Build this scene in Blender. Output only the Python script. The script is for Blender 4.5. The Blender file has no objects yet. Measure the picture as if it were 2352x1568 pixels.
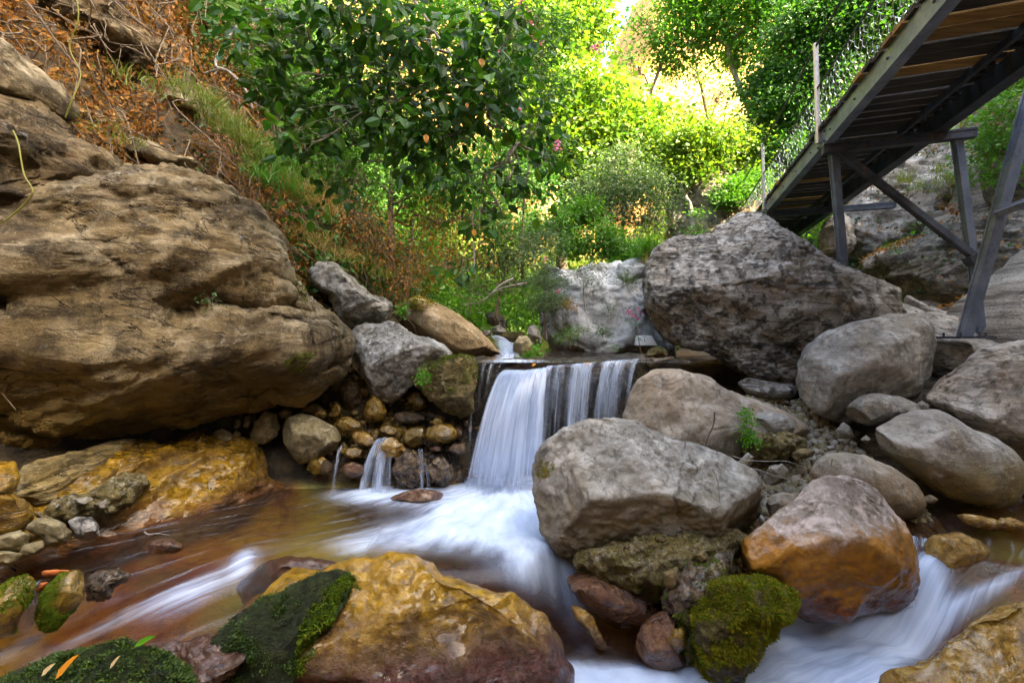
import bpy, math, random
import numpy as np
from mathutils import Vector
R = math.radians
sc = bpy.context.scene
col = sc.collection

# ------------------------------------------------------------------ camera, sky, sun, exposure
EYE = 1.35
F = 1045.0                       # focal length in the 2352 px wide frame the measurements were taken in
cam_d = bpy.data.cameras.new("camera")
cam_d.sensor_width = 36.0
cam_d.lens = 36.0 * F / 2352.0
cam_d.clip_start = 0.05
cam_d.clip_end = 500
cam = bpy.data.objects.new("camera", cam_d)
cam.location = (0, 0, EYE)
cam.rotation_euler = (R(90), 0, 0)
col.objects.link(cam)
sc.camera = cam

SUN_EL, SUN_AZ = 42.0, 122.0     # azimuth clockwise from +Y (into the picture)
w = bpy.data.worlds.new("World")
sc.world = w
w.use_nodes = True
wn = w.node_tree.nodes
wl = w.node_tree.links
sky = wn.new("ShaderNodeTexSky")
sky.sky_type = 'NISHITA'
sky.sun_disc = False
sky.sun_elevation = R(SUN_EL)
sky.sun_rotation = R(SUN_AZ)
sky.dust_density = 4.0
sky.ozone_density = 0.4
bg = wn.get("Background") or wn.new("ShaderNodeBackground")
wo = wn.get("World Output") or wn.new("ShaderNodeOutputWorld")
bg.inputs[1].default_value = 0.15
wl.new(sky.outputs[0], bg.inputs[0])
wl.new(bg.outputs[0], wo.inputs[0])

sd = bpy.data.lights.new("sun", 'SUN')
sd.energy = 4.5
sd.angle = R(0.6)
sd.color = (1.0, 0.87, 0.66)
sun = bpy.data.objects.new("sun", sd)
_d = Vector((math.sin(R(SUN_AZ)) * math.cos(R(SUN_EL)), math.cos(R(SUN_AZ)) * math.cos(R(SUN_EL)), math.sin(R(SUN_EL))))
sun.rotation_euler = _d.to_track_quat('Z', 'Y').to_euler()
col.objects.link(sun)

sc.view_settings.view_transform = 'Standard'
sc.view_settings.look = 'None'
sc.view_settings.gamma = 1.0
sc.view_settings.use_curve_mapping = False
sc.view_settings.exposure = 3.5
sc.view_settings.use_white_balance = True      # balanced for the open shade, as the photograph is
sc.view_settings.white_balance_temperature = 7350
sc.view_settings.white_balance_tint = 6
sc.render.engine = 'CYCLES'
cy = sc.cycles
cy.use_denoising = True
cy.max_bounces = 8
cy.diffuse_bounces = 4
cy.glossy_bounces = 3
cy.transmission_bounces = 4
cy.transparent_max_bounces = 24
cy.sample_clamp_indirect = 6.0
cy.caustics_reflective = False
cy.caustics_refractive = False

# ------------------------------------------------------------------ helpers
def U(px, py, Y):
    """point seen at pixel (px, py) of the 2352 x 1568 frame, at depth Y"""
    return np.array([(px - 1176.0) / F * Y, Y, EYE - (py - 784.0) / F * Y])

def conv(fx, x0, fy, y0):
    return lambda pts: [(x0 + fx * a, y0 + fy * b) for a, b in pts]
z1 = conv(.5005, 0, .5005, 0)
z2 = conv(.5005, 1176, .5005, 0)
z3 = conv(.5005, 0, .5005, 783.7)
z4 = conv(.5005, 1176, .5005, 783.7)
z5 = conv(.3809, 735, .3809, 597.2)
z6 = conv(.385, 0, .385, 964.7)
z7 = conv(.4394, 1653.8, .4394, 137.8)
z8 = conv(.2929, 1699.8, .2929, 826.9)
z9 = conv(.4102, 1010.7, .4102, 0)
za = conv(.3515, 0, .3515, 0)

def smooth(a, b, x):
    t = np.clip((x - a) / (b - a), 0, 1)
    return t * t * (3 - 2 * t)

_perm = np.random.RandomState(7).permutation(256)
_perm = np.concatenate([_perm, _perm, _perm])
_g = np.random.RandomState(11).normal(size=(256, 3))
_g /= np.linalg.norm(_g, axis=1)[:, None]

def perlin(p, seed=0):
    p = np.asarray(p, float) + seed * 17.31
    i = np.floor(p).astype(int)
    f = p - i
    u = f * f * f * (f * (f * 6 - 15) + 10)
    i &= 255
    out = 0
    for dx in (0, 1):
        wx = u[:, 0] if dx else 1 - u[:, 0]
        for dy in (0, 1):
            wy = u[:, 1] if dy else 1 - u[:, 1]
            for dz in (0, 1):
                wz = u[:, 2] if dz else 1 - u[:, 2]
                h = _perm[_perm[_perm[(i[:, 0] + dx) & 255] + ((i[:, 1] + dy) & 255)] + ((i[:, 2] + dz) & 255)]
                g = _g[h]
                dt = g[:, 0] * (f[:, 0] - dx) + g[:, 1] * (f[:, 1] - dy) + g[:, 2] * (f[:, 2] - dz)
                out = out + wx * wy * wz * dt
    return out * 1.5

def fbm(p, octv=4, seed=0, gain=.5, ridged=False):
    p = np.asarray(p, float)
    a, s, out = 1.0, 1.0, 0
    for k in range(octv):
        n = perlin(p * s, seed + k * 3.7)
        if ridged:
            n = 0.5 - np.abs(n) * 1.6
        out = out + a * n
        a *= gain
        s *= 2.03
    return out

def unit(v):
    return v / np.maximum(np.linalg.norm(v, axis=-1, keepdims=True), 1e-9)

def tag(o, label=None, cat=None, group=None, kind=None):
    if label: o["label"] = label
    if cat: o["category"] = cat
    if group: o["group"] = group
    if kind: o["kind"] = kind
    return o

def mesh_obj(name, V, faces, mat, parent=None, origin=None, smooth_=True, attrs=None, uv=None):
    """faces: list of int arrays (n,k) - one array per face size"""
    V = np.asarray(V, float)
    if origin is None:
        origin = (0, 0, 0)
        if parent is None and len(V):
            origin = ((V[:, 0].min() + V[:, 0].max()) / 2, (V[:, 1].min() + V[:, 1].max()) / 2, V[:, 2].min())
    origin = np.asarray(origin, float)
    if parent is not None:
        origin = np.array(parent.location) if parent.parent is None else np.array(parent.location) + np.array(parent.parent.location)
    me = bpy.data.meshes.new(name)
    if not isinstance(faces, list):
        faces = [faces]
    faces = [np.asarray(f, dtype=np.int32) for f in faces if len(f)]
    nl = sum(f.size for f in faces)
    nf = sum(len(f) for f in faces)
    me.vertices.add(len(V))
    me.vertices.foreach_set("co", (V - origin).astype(np.float32).ravel())
    me.loops.add(nl)
    li = np.concatenate([f.ravel() for f in faces])
    me.loops.foreach_set("vertex_index", li)
    me.polygons.add(nf)
    tot = np.concatenate([np.full(len(f), f.shape[1], np.int32) for f in faces])
    st = np.concatenate([[0], np.cumsum(tot)[:-1]]).astype(np.int32)
    me.polygons.foreach_set("loop_start", st)
    me.polygons.foreach_set("loop_total", tot)
    me.polygons.foreach_set("use_smooth", np.full(nf, smooth_, bool))
    if uv is not None:
        l = me.uv_layers.new(name="UVMap")
        l.data.foreach_set("uv", np.asarray(uv, np.float32)[li].ravel())
    if attrs:
        for k, a in attrs.items():
            a = np.asarray(a, np.float32)
            if a.ndim == 1:
                at = me.attributes.new(k, 'FLOAT', 'POINT')
                at.data.foreach_set("value", a)
            else:
                at = me.attributes.new(k, 'FLOAT_VECTOR', 'POINT')
                at.data.foreach_set("vector", a.ravel())
    me.update(calc_edges=True)
    me.materials.append(mat)
    o = bpy.data.objects.new(name, me)
    col.objects.link(o)
    if parent is not None:
        o.parent = parent
    else:
        o.location = origin
    return o

def empty(name, loc):
    o = bpy.data.objects.new(name, None)
    o.empty_display_size = .2
    o.location = tuple(float(a) for a in loc)
    col.objects.link(o)
    return o

class MB:
    """collects shapes, builds ONE mesh"""
    def __init__(s):
        s.V, s.F = [], {}
        s.n = 0
    def add(s, V, faces):
        V = np.asarray(V, float)
        if not isinstance(faces, list): faces = [faces]
        for f in faces:
            f = np.asarray(f)
            if len(f): s.F.setdefault(f.shape[1], []).append(f + s.n)
        s.V.append(V)
        s.n += len(V)
    def tube(s, P, r, k=6, cap=True):
        P = np.asarray(P, float)
        n = len(P)
        r = np.full(n, r) if np.isscalar(r) else np.asarray(r, float)
        if len(r) != n: r = np.interp(np.linspace(0, 1, n), np.linspace(0, 1, len(r)), r)
        T = unit(np.gradient(P, axis=0))
        ref = np.array([0, 0, 1.0]) if abs(T[:, 2].mean()) < .8 else np.array([1.0, 0, 0])
        A = unit(np.cross(T, ref)); B = np.cross(T, A)
        a = np.linspace(0, 2 * math.pi, k, endpoint=False)
        V = P[:, None] + r[:, None, None] * (np.cos(a)[None, :, None] * A[:, None] + np.sin(a)[None, :, None] * B[:, None])
        V = V.reshape(-1, 3)
        i = np.arange(n - 1)[:, None] * k; j = np.arange(k)[None]
        q = np.stack([i + j, i + (j + 1) % k, i + k + (j + 1) % k, i + k + j], -1).reshape(-1, 4)
        fs = [q]
        s.add(V, fs)
        if cap and k == 4: pass
    def bar(s, a, b, w_, h_, up=(0, 0, 1), roll=None):
        a = np.asarray(a, float); b = np.asarray(b, float)
        T = unit(b - a); up = np.asarray(up, float)
        A = unit(np.cross(T, up)); B = np.cross(A, T)
        V = [p + sx * A * w_ / 2 + sz * B * h_ / 2 for p in (a, b) for sx, sz in ((-1, -1), (1, -1), (1, 1), (-1, 1))]
        s.add(V, np.array([[0, 1, 5, 4], [1, 2, 6, 5], [2, 3, 7, 6], [3, 0, 4, 7], [3, 2, 1, 0], [4, 5, 6, 7]]))
    def build(s, name, mat, parent=None, smooth_=False, origin=None):
        return mesh_obj(name, np.concatenate(s.V), [np.concatenate(v) for v in s.F.values()], mat, parent, origin, smooth_)

def curve3(pts, n=12):
    """Catmull-Rom through points"""
    P = np.asarray(pts, float)
    P = np.vstack([2 * P[0] - P[1], P, 2 * P[-1] - P[-2]])
    out = []
    for i in range(1, len(P) - 2):
        t = np.linspace(0, 1, n, endpoint=False)[:, None]
        a, b, c, d = P[i - 1:i + 3]
        out.append(.5 * (2 * b + (c - a) * t + (2 * a - 5 * b + 4 * c - d) * t ** 2 + (3 * b - a - 3 * c + d) * t ** 3))
    out.append(P[-2:-1])
    return np.vstack(out)

# ------------------------------------------------------------------ materials
class NT:
    def __init__(s, name):
        s.m = bpy.data.materials.new(name)
        s.m.use_nodes = True
        s.t = s.m.node_tree
        s.t.nodes.clear()
        s.out = s.t.nodes.new("ShaderNodeOutputMaterial")
        s.geo = s.n("ShaderNodeNewGeometry")
    def n(s, typ, props=None, **ins):
        nd = s.t.nodes.new(typ)
        for k, v in (props or {}).items(): setattr(nd, k, v)
        for k, v in ins.items():
            key = int(k[1:]) if k[0] == "i" and k[1:].isdigit() else k.replace("_", " ")
            s.set(nd.inputs[key], v)
        return nd
    def set(s, sock, v):
        if isinstance(v, bpy.types.Node): v = v.outputs[0]
        if isinstance(v, bpy.types.NodeSocket): s.t.links.new(v, sock)
        else:
            if isinstance(v, (tuple, list)) and sock.type == 'RGBA' and len(v) == 3: v = (*v, 1)
            sock.default_value = v
    def math(s, op, a, b=0.0, clamp=False):
        return s.n("ShaderNodeMath", {"operation": op, "use_clamp": clamp}, i0=a, i1=b).outputs[0]
    def mix(s, f, a, b, mode='MIX'):
        nd = s.n("ShaderNodeMix", {"data_type": 'RGBA', "blend_type": mode, "clamp_factor": True})
        s.set(nd.inputs[0], f); s.set(nd.inputs[6], a); s.set(nd.inputs[7], b)
        return nd.outputs[2]
    def noise(s, vec, scale, detail=5, rough=.55, dist=0.0):
        return s.n("ShaderNodeTexNoise", None, Vector=vec, Scale=scale, Detail=detail, Roughness=rough, Distortion=dist).outputs[0]
    def ramp(s, f, lo, hi):
        nd = s.n("ShaderNodeMapRange", {"interpolation_type": 'SMOOTHSTEP'}, i0=f, i1=lo, i2=hi, i3=0.0, i4=1.0)
        return nd.outputs[0]
    def mapping(s, vec, rot=(0, 0, 0), scale=(1, 1, 1), loc=(0, 0, 0)):
        return s.n("ShaderNodeMapping", None, Vector=vec, Location=loc, Rotation=rot, Scale=scale).outputs[0]
    def done(s, shader):
        s.set(s.out.inputs[0], shader)
        return s.m

def rock_mat(name, c1, c2, c3, rough=.85, scale=2.0, strata=None, tint=None, blotch=.6, stains=(), moss=None, pale=None, bump=.5, crack=.0, spec=.35, grain=60, coat=0.0, seam=.0, lichen=.45, along=.09):
    t = NT(name)
    P = t.geo.outputs["Position"]
    z = t.n("ShaderNodeSeparateXYZ", None, i0=P).outputs[2]
    nz = t.n("ShaderNodeSeparateXYZ", None, i0=t.geo.outputs["Normal"]).outputs[2]
    big = t.noise(P, scale * .7, 5, .6, .4)
    mid = t.noise(P, scale * 4, 8, .68, .3)
    fine = t.noise(P, grain, 6, .75)
    vein = t.noise(t.mapping(P, loc=(3, 1, 7)), scale * 1.6, 9, .72, .35)
    c = t.mix(t.ramp(big, .38, .62), c1, c2)
    c = t.mix(t.ramp(mid, .46, .66), c, c3)
    if tint:
        c = t.mix(t.math('MULTIPLY', t.ramp(t.noise(t.mapping(P, loc=(9, 4, 2)), scale * 1.1, 6, .65, .6), .48, .62), tint[1]), c, tint[0])
    h = t.math('ADD', t.math('MULTIPLY', mid, 1.0), t.math('MULTIPLY', fine, .35))
    if strata:
        rot, fr, amt = strata[:3]
        sv = t.mapping(P, rot=rot, scale=(fr * along, fr * along, fr))
        s1 = t.noise(sv, 1.0, 7, .66, .5)
        s2 = t.noise(sv, 3.1, 5, .7, .3)
        dk = strata[3] if len(strata) > 3 else (.03, .022, .014)
        c = t.mix(t.math('MULTIPLY', t.ramp(s1, .47, .62), amt), c, dk)
        c = t.mix(t.math('MULTIPLY', t.ramp(s2, .54, .72), amt * .7), c, c3)
        h = t.math('ADD', h, t.math('MULTIPLY', s1, 1.4))
        h = t.math('ADD', h, t.math('MULTIPLY', s2, .6))
        if seam:
            s3 = t.noise(t.mapping(sv, scale=(1.6, 1.6, .55), loc=(2, 5, 1)), 1.0, 5, .55, .35)
            sm = t.ramp(t.math('ABSOLUTE', t.math('SUBTRACT', s3, .5)), .014, .0)
            sm = t.math('MULTIPLY', sm, t.ramp(t.noise(P, scale * 2.3, 3), .42, .55))
            c = t.mix(t.math('MULTIPLY', sm, seam), c, (.012, .008, .005))
            h = t.math('SUBTRACT', h, t.math('MULTIPLY', sm, 1.6 * seam))
    # dark pits and speckle that belong to the stone
    c = t.mix(t.math('MULTIPLY', t.ramp(fine, .56, .72), .45), c, (c1[0] * .35, c1[1] * .33, c1[2] * .3))
    c = t.mix(t.math('MULTIPLY', t.ramp(fine, .44, .30), .4), c, tuple(min(1, a * 1.7 + .05) for a in c3))
    bl_ = t.noise(t.mapping(P, loc=(2, 8, 5)), scale * 6, 10, .78, .2)
    c = t.mix(t.math('MULTIPLY', t.ramp(bl_, .50, .62), blotch), c, (c2[0] * .38, c2[1] * .36, c2[2] * .34))
    h = t.math('SUBTRACT', h, t.math('MULTIPLY', t.ramp(bl_, .50, .66), .5))
    if pale:
        c = t.mix(t.math('MULTIPLY', t.ramp(vein, pale[1], pale[1] + .1), pale[2]), c, pale[0])
    if lichen:
        lv_ = t.n("ShaderNodeTexVoronoi", None, Vector=t.mix(.06, P, t.n("ShaderNodeTexNoise", None, Vector=P, Scale=30.0, Detail=3).outputs[1]), Scale=13.0)
        lf = t.math('MULTIPLY', t.ramp(lv_.outputs[0], .30, .20), t.ramp(t.noise(t.mapping(P, loc=(7, 3, 9)), 2.6, 4, .6), .54, .62))
        lf = t.math('MULTIPLY', lf, t.ramp(fine, .40, .55))
        c = t.mix(t.math('MULTIPLY', lf, lichen), c, (.46, .45, .40))
    rgh = rough
    cw = coat
    zz = t.math('ADD', z, t.math('MULTIPLY', t.math('SUBTRACT', vein, .5), .55))
    zz = t.math('ADD', zz, t.math('MULTIPLY', t.math('SUBTRACT', fine, .5), .05))
    for (scol, z0, wd, sr, amt) in stains:
        f = t.math('MULTIPLY', t.ramp(zz, z0 + wd, z0 - wd), amt)
        sc2 = t.mix(t.ramp(mid, .38, .62), scol, tuple(a * .5 for a in scol))
        c = t.mix(f, c, sc2)
        if sr < .5: cw = t.math('MAXIMUM', cw, t.math('MULTIPLY', f, .9))
        rgh = t.n("ShaderNodeMapRange", None, i0=f, i1=0.0, i2=1.0, i3=rgh, i4=sr).outputs[0]
    if crack:
        vo = t.n("ShaderNodeTexVoronoi", {"feature": 'DISTANCE_TO_EDGE'}, Vector=t.mix(.12, P, t.n("ShaderNodeTexNoise", None, Vector=P, Scale=scale * 2.5, Detail=4).outputs[1]), Scale=scale * 1.1)
        ce = t.math('MULTIPLY', t.ramp(vo.outputs[0], .02, 0.0), t.ramp(big, .45, .6))
        c = t.mix(t.math('MULTIPLY', ce, crack), c, (.015, .012, .008))
        h = t.math('SUBTRACT', h, t.math('MULTIPLY', ce, .5 * crack))
    if moss:
        mc, thr, up = moss
        mf = t.math('ADD', t.math('MULTIPLY', nz, up), vein)
        mf = t.math('ADD', mf, t.math('MULTIPLY', t.math('SUBTRACT', fine, .5), .4))
        mf = t.ramp(mf, thr, thr + .08)
        c = t.mix(mf, c, t.mix(t.ramp(fine, .4, .6), mc, tuple(a * .4 for a in mc)))
        rgh = t.n("ShaderNodeMapRange", None, i0=mf, i1=0.0, i2=1.0, i3=rgh, i4=.95).outputs[0]
    bp = t.n("ShaderNodeBump", None, Strength=bump, Distance=.06, Height=h)
    b = t.n("ShaderNodeBsdfPrincipled", None, Base_Color=c, Roughness=rgh, Normal=bp)
    b.inputs["Specular IOR Level"].default_value = spec
    if coat or isinstance(cw, bpy.types.NodeSocket):       # a film of water over wet stone
        film = t.n("ShaderNodeBump", None, Strength=.5, Distance=.02, Height=t.noise(P, 9, 4, .6))
        t.set(b.inputs["Coat Weight"], t.math('MULTIPLY', cw, .48)); b.inputs["Coat Roughness"].default_value = .06; t.set(b.inputs["Coat Normal"], film)
    return t.done(b)

def leaf_mat(name, cols, trans=.45, rough=.45, spec=.4):
    t = NT(name)
    rnd = t.geo.outputs["Random Per Island"]
    cr = t.n("ShaderNodeValToRGB", None, i0=rnd)
    el = cr.color_ramp.elements
    for i in range(len(cols) - 2): el.new(.5)
    for i, c in enumerate(cols):
        el[i].position = i / max(1, len(cols) - 1)
        el[i].color = (*c, 1)
    P = t.geo.outputs["Position"]
    nz = t.noise(P, 1.3, 3)
    c = t.mix(t.math('MULTIPLY', t.ramp(nz, .35, .65), .35), cr.outputs[0], cols[0])
    b = t.n("ShaderNodeBsdfPrincipled", None, Base_Color=c, Roughness=rough)
    b.inputs["Specular IOR Level"].default_value = spec
    tr = t.n("ShaderNodeBsdfTranslucent", None, Color=t.mix(1.0, c, (1.0, 1.1, .5), 'MULTIPLY'))
    tr2 = t.n("ShaderNodeMixShader", None, i0=trans, i1=b.outputs[0], i2=tr.outputs[0])
    return t.done(tr2)

def bark_mat(name, c1, c2):
    t = NT(name)
    P = t.geo.outputs["Position"]
    n1 = t.noise(t.mapping(P, scale=(1, 1, .25)), 30, 6, .7)
    bp = t.n("ShaderNodeBump", None, Strength=.6, Distance=.02, Height=n1)
    b = t.n("ShaderNodeBsdfPrincipled", None, Base_Color=t.mix(t.ramp(n1, .35, .65), c1, c2), Roughness=.9, Normal=bp)
    return t.done(b)

def plain_mat(name, c1, c2, rough=.6, metal=0.0, scale=20, spec=.4, bump=.15):
    t = NT(name)
    P = t.geo.outputs["Position"]
    n1 = t.noise(P, scale, 6, .65)
    n2 = t.noise(P, scale * .13, 4, .6)
    c = t.mix(t.ramp(t.math('MULTIPLY', t.math('ADD', n1, n2), .5), .38, .62), c1, c2)
    bp = t.n("ShaderNodeBump", None, Strength=bump, Distance=.01, Height=n1)
    b = t.n("ShaderNodeBsdfPrincipled", None, Base_Color=c, Roughness=rough, Metallic=metal, Normal=bp)
    b.inputs["Specular IOR Level"].default_value = spec
    return t.done(b)
# ------------------------------------------------------------------ the gorge floor and sides
_Y = [-12, 0, 2.5, 3.6, 4.4, 5, 6, 7.5, 10, 14, 20, 30, 60]
_XL = [-5, -3.9, -3.5, -2.9, -2.4, -2.2, -1.7, -1.5, -1.6, -2, -2.5, -4, -4]
_XR = [6, 4.4, 4.1, 4.3, 4.5, 4.6, 4.9, 5.2, 5.2, 5.5, 6, 8, 12]
def floor_z(X, Y):
    z = np.interp(Y, [-12, 2.0, 2.6, 3.0, 4.5, 4.62, 8, 12, 20, 30, 60], [-1.2, -.75, -.6, -.3, -.3, 1.0, 1.18, 1.7, 3.4, 6.5, 16])
    # gravel bench on the right between the boulders
    g = smooth(1.15, 1.6, X) * smooth(3.2, 4.5, Y) * smooth(5.2, 4.6, Y)
    zb = np.interp(Y, [3.0, 3.5, 4.2, 4.6, 5.2], [-.25, .08, .42, .62, 1.0])
    g2 = smooth(1.2, 1.5, X) * smooth(3.1, 3.5, Y) * smooth(5.0, 4.7, Y) * smooth(3.5, 3.1, X)
    z = z * (1 - g2) + zb * g2
    z = z - .45 * smooth(-.1, .15, X) * smooth(1.35, 1.1, X) * smooth(3.35, 3.15, Y)
    # cobble bank left of the falls
    g3 = smooth(-.35, -.6, X) * smooth(4.0, 4.25, Y) * smooth(4.9, 4.7, Y)
    z = z * (1 - g3) + np.interp(Y, [4.0, 4.25, 4.9], [-.2, .25, .62]) * g3
    # hollow under the big boulder
    z = np.where(True, z - .75 * smooth(1.2, 1.5, X) * smooth(4.75, 4.95, Y) * smooth(5.9, 5.3, Y) * smooth(3.6, 3.0, X), z)
    return z
def terrain_z(X, Y, rough=True):
    X = np.asarray(X, float); Y = np.asarray(Y, float)
    z = floor_z(X, Y)
    dl = np.maximum(0, np.interp(Y, _Y, _XL) - X)
    dr = np.maximum(0, X - np.interp(Y, _Y, _XR))
    wob = 1.0
    if rough:
        p = np.stack([X, Y, 0 * X], -1)
        n = fbm(p * .45, 4, 3)
        n2 = fbm(p * 2.2, 4, 5)
        wob = 1 + .35 * n
        z = z + .05 * n2 + np.minimum(dl + dr, 1.5) * (.28 * fbm(p * 1.1, 4, 8) + .1 * n2)
    z = z + np.interp(dl, [0, .25, 1.3, 2.2, 6, 14, 30], [0, .5, 2.6, 5.0, 11, 17, 22]) * wob
    z = z + np.interp(dr, [0, .3, 2.0, 5, 9, 16, 30], [0, .4, 2.4, 5.6, 8.6, 11.0, 13]) * wob
    return z
def grid(x0, x1, y0, y1, st):
    xs = np.arange(x0, x1 + st / 2, st); ys = np.arange(y0, y1 + st / 2, st)
    X, Y = np.meshgrid(xs, ys)
    nx, ny = len(xs), len(ys)
    i = np.arange(ny - 1)[:, None] * nx + np.arange(nx - 1)[None]
    q = np.stack([i, i + 1, i + nx + 1, i + nx], -1).reshape(-1, 4)
    return X.ravel(), Y.ravel(), q

def ground_mat():
    t = NT("gorge_ground")
    P = t.geo.outputs["Position"]
    xyz = t.n("ShaderNodeSeparateXYZ", None, i0=P)
    nz = t.n("ShaderNodeSeparateXYZ", None, i0=t.geo.outputs["Normal"]).outputs[2]
    big = t.noise(P, .8, 5, .6); mid = t.noise(P, 5, 8, .7); fine = t.noise(P, 45, 6, .75)
    soil = t.mix(t.ramp(mid, .38, .62), (.05, .026, .011), (.15, .075, .028))
    rockc = t.mix(t.ramp(mid, .36, .64), (.06, .045, .028), (.20, .15, .09))
    sv = t.noise(t.mapping(P, rot=(.5, .25, 0), scale=(.6, .6, 9)), 1.0, 7, .7)
    rockc = t.mix(t.math('MULTIPLY', t.ramp(sv, .5, .62), .7), rockc, (.04, .032, .022))
    c = t.mix(t.ramp(t.math('ADD', big, t.math('MULTIPLY', nz, -.25)), .28, .4), soil, rockc)
    right = t.math('MULTIPLY', t.ramp(xyz.outputs[0], 2.5, 4.5), t.ramp(xyz.outputs[1], 12.0, 9.0))
    c = t.mix(t.math('MULTIPLY', right, .75), c, t.mix(t.ramp(sv, .4, .62), t.mix(t.ramp(fine, .4, .6), (.40, .38, .35), (.24, .22, .2)), (.05, .045, .04)))
    c = t.mix(t.math('MULTIPLY', t.ramp(xyz.outputs[1], 7.0, 11.0), .8), c, t.mix(t.ramp(mid, .4, .6), (.035, .045, .012), (.09, .085, .03)))
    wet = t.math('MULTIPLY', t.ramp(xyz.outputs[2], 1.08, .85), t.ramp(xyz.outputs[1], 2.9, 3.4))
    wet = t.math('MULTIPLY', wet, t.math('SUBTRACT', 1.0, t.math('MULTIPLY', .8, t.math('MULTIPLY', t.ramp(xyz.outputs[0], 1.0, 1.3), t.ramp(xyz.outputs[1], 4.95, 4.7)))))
    c = t.mix(t.math('MULTIPLY', wet, .9), c, t.mix(t.ramp(mid, .4, .62), (.007, .005, .003), (.05, .034, .014)))  # wet ground, with the shade of rock gaps and the hollow painted in
    # stream bed: red and ochre coated stone under the water
    bed = t.mix(t.ramp(t.noise(P, 1.7, 4, .6), .4, .6), (.26, .085, .03), (.40, .25, .05))
    bed = t.mix(t.ramp(mid, .48, .66), bed, (.13, .05, .025))
    bed = t.mix(t.ramp(t.noise(t.mapping(P, loc=(5, 2, 0)), 1.0, 3), .52, .66), bed, (.34, .36, .12))
    dpt = t.n("ShaderNodeVectorMath", {"operation": 'DISTANCE'}, i0=P, i1=(-1.45, 3.85, -.3)).outputs[1]
    bed = t.mix(t.math('MULTIPLY', t.ramp(t.math('ADD', dpt, t.math('MULTIPLY', mid, .5)), 1.05, .45), .85), bed, (.48, .46, .13))
    c = t.mix(t.ramp(t.math('ADD', xyz.outputs[2], t.math('MULTIPLY', mid, .1)), .14, .0), c, bed)
    c = t.mix(t.math('MULTIPLY', t.ramp(fine, .55, .7), .5), c, (.03, .022, .014))
    h = t.math('ADD', t.math('ADD', mid, t.math('MULTIPLY', fine, .4)), sv)
    bp = t.n("ShaderNodeBump", None, Strength=.8, Distance=.05, Height=h)
    b = t.n("ShaderNodeBsdfPrincipled", None, Base_Color=c, Roughness=.9, Normal=bp)
    return t.done(b)
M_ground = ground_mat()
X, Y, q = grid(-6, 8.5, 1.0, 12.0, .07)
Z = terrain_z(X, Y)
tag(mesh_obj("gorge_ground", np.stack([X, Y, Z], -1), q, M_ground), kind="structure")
# coarser sheets that continue it outward: sides, behind the camera, up the valley
def side(name, x0, x1, y0, y1, st):
    X, Y, q = grid(x0, x1, y0, y1, st)
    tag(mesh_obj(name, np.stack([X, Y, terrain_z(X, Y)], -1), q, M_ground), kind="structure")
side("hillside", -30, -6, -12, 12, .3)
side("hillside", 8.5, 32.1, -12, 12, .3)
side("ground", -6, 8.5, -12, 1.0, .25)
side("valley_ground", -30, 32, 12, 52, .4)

# far cliffs that close the gorge and catch the sun; between them a gap of sky
M_far = rock_mat("far_cliff_stone", (.46, .27, .08), (.54, .34, .12), (.38, .21, .06), lichen=0, scale=.25, strata=((.3, .2, 0), .9, .6, (.16, .09, .05)), grain=4, bump=.9, crack=.5)
def cliff(name, base, top_fn, seed, thick=9):
    """a cliff band standing on a base line (X, Y), leaning back"""
    B = curve3([(a, b, 0) for a, b in base], 24)
    n, m = len(B), 50
    T = unit(np.gradient(B, axis=0)); N = np.stack([T[:, 1], -T[:, 0], 0 * T[:, 0]], -1)
    s = np.linspace(0, 1, n)
    V = []
    for j in range(m):
        f = j / (m - 1)
        H = top_fn(s)
        if f < .8:
            g = f / .8
            P = B - N * (2.5 * g ** 1.5)[..., None] if hasattr(g, 'shape') else B - N * 2.5 * g ** 1.5
            P = P + np.stack([0 * s, 0 * s, -2 + (H + 2) * g], -1)
        else:
            g = (f - .8) / .2
            P = B - N * (2.5 + thick * g) + np.stack([0 * s, 0 * s, H - 2.5 * g * g * 3], -1)
        V.append(P)
    V = np.array(V).reshape(-1, 3)
    nn = np.tile(N, (m, 1))
    V = V + nn * (1.3 * fbm(V * .16, 5, seed, ridged=True) + .35 * fbm(V * np.array([.5, .5, 1.6]), 4, seed + 2))[:, None]
    V[:, 2] += .8 * fbm(V * .3, 3, seed + 5)
    i = np.arange(m - 1)[:, None] * n + np.arange(n - 1)[None]
    q = np.stack([i, i + 1, i + n + 1, i + n], -1).reshape(-1, 4)
    return tag(mesh_obj(name, V, q, M_far), kind="structure")
cliff("far_cliff", [(-26, 20), (-12, 25), (-3, 27), (2.2, 27), (5.6, 28), (6.2, 36)], lambda s: 27 + 5 * np.sin(s * 5), 21)
cliff("far_cliff", [(10.5, 36), (15, 40), (24, 47), (44, 60)], lambda s: np.interp(s, [0, .10, .22, .36, .6, 1], [8, 13, 22, 34, 44, 48]), 33)

# unseen rock wall added right of and behind the camera to shade the stream
M_wall = rock_mat("shade_wall_stone", (.34, .30, .25), (.25, .21, .17), (.42, .38, .32), scale=.3, strata=((.3, .2, 0), 1.2, .6, (.12, .09, .06)), grain=6, bump=.9)
def gwall(*a, **k):
    o = cliff(*a, **k); o.data.materials.clear(); o.data.materials.append(M_wall)
gwall("shade_wall", [(13.5, 7.6), (10.6, 7.0), (9.2, 3), (8.6, -2), (8.4, -8), (9, -16), (11, -26)], lambda s: np.interp(s, [0, .167, .33, .45, .55, 1], [9, 11, 14, 19, 22, 22]), 41, 6)

gwall("shade_wall", [(9.5, -8.5), (3, -9.5), (-3, -10), (-10, -9)], lambda s: 15 + 2 * np.sin(s * 7), 47, 5)  # unseen wall added behind the camera to cut the frontal sky fill

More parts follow.
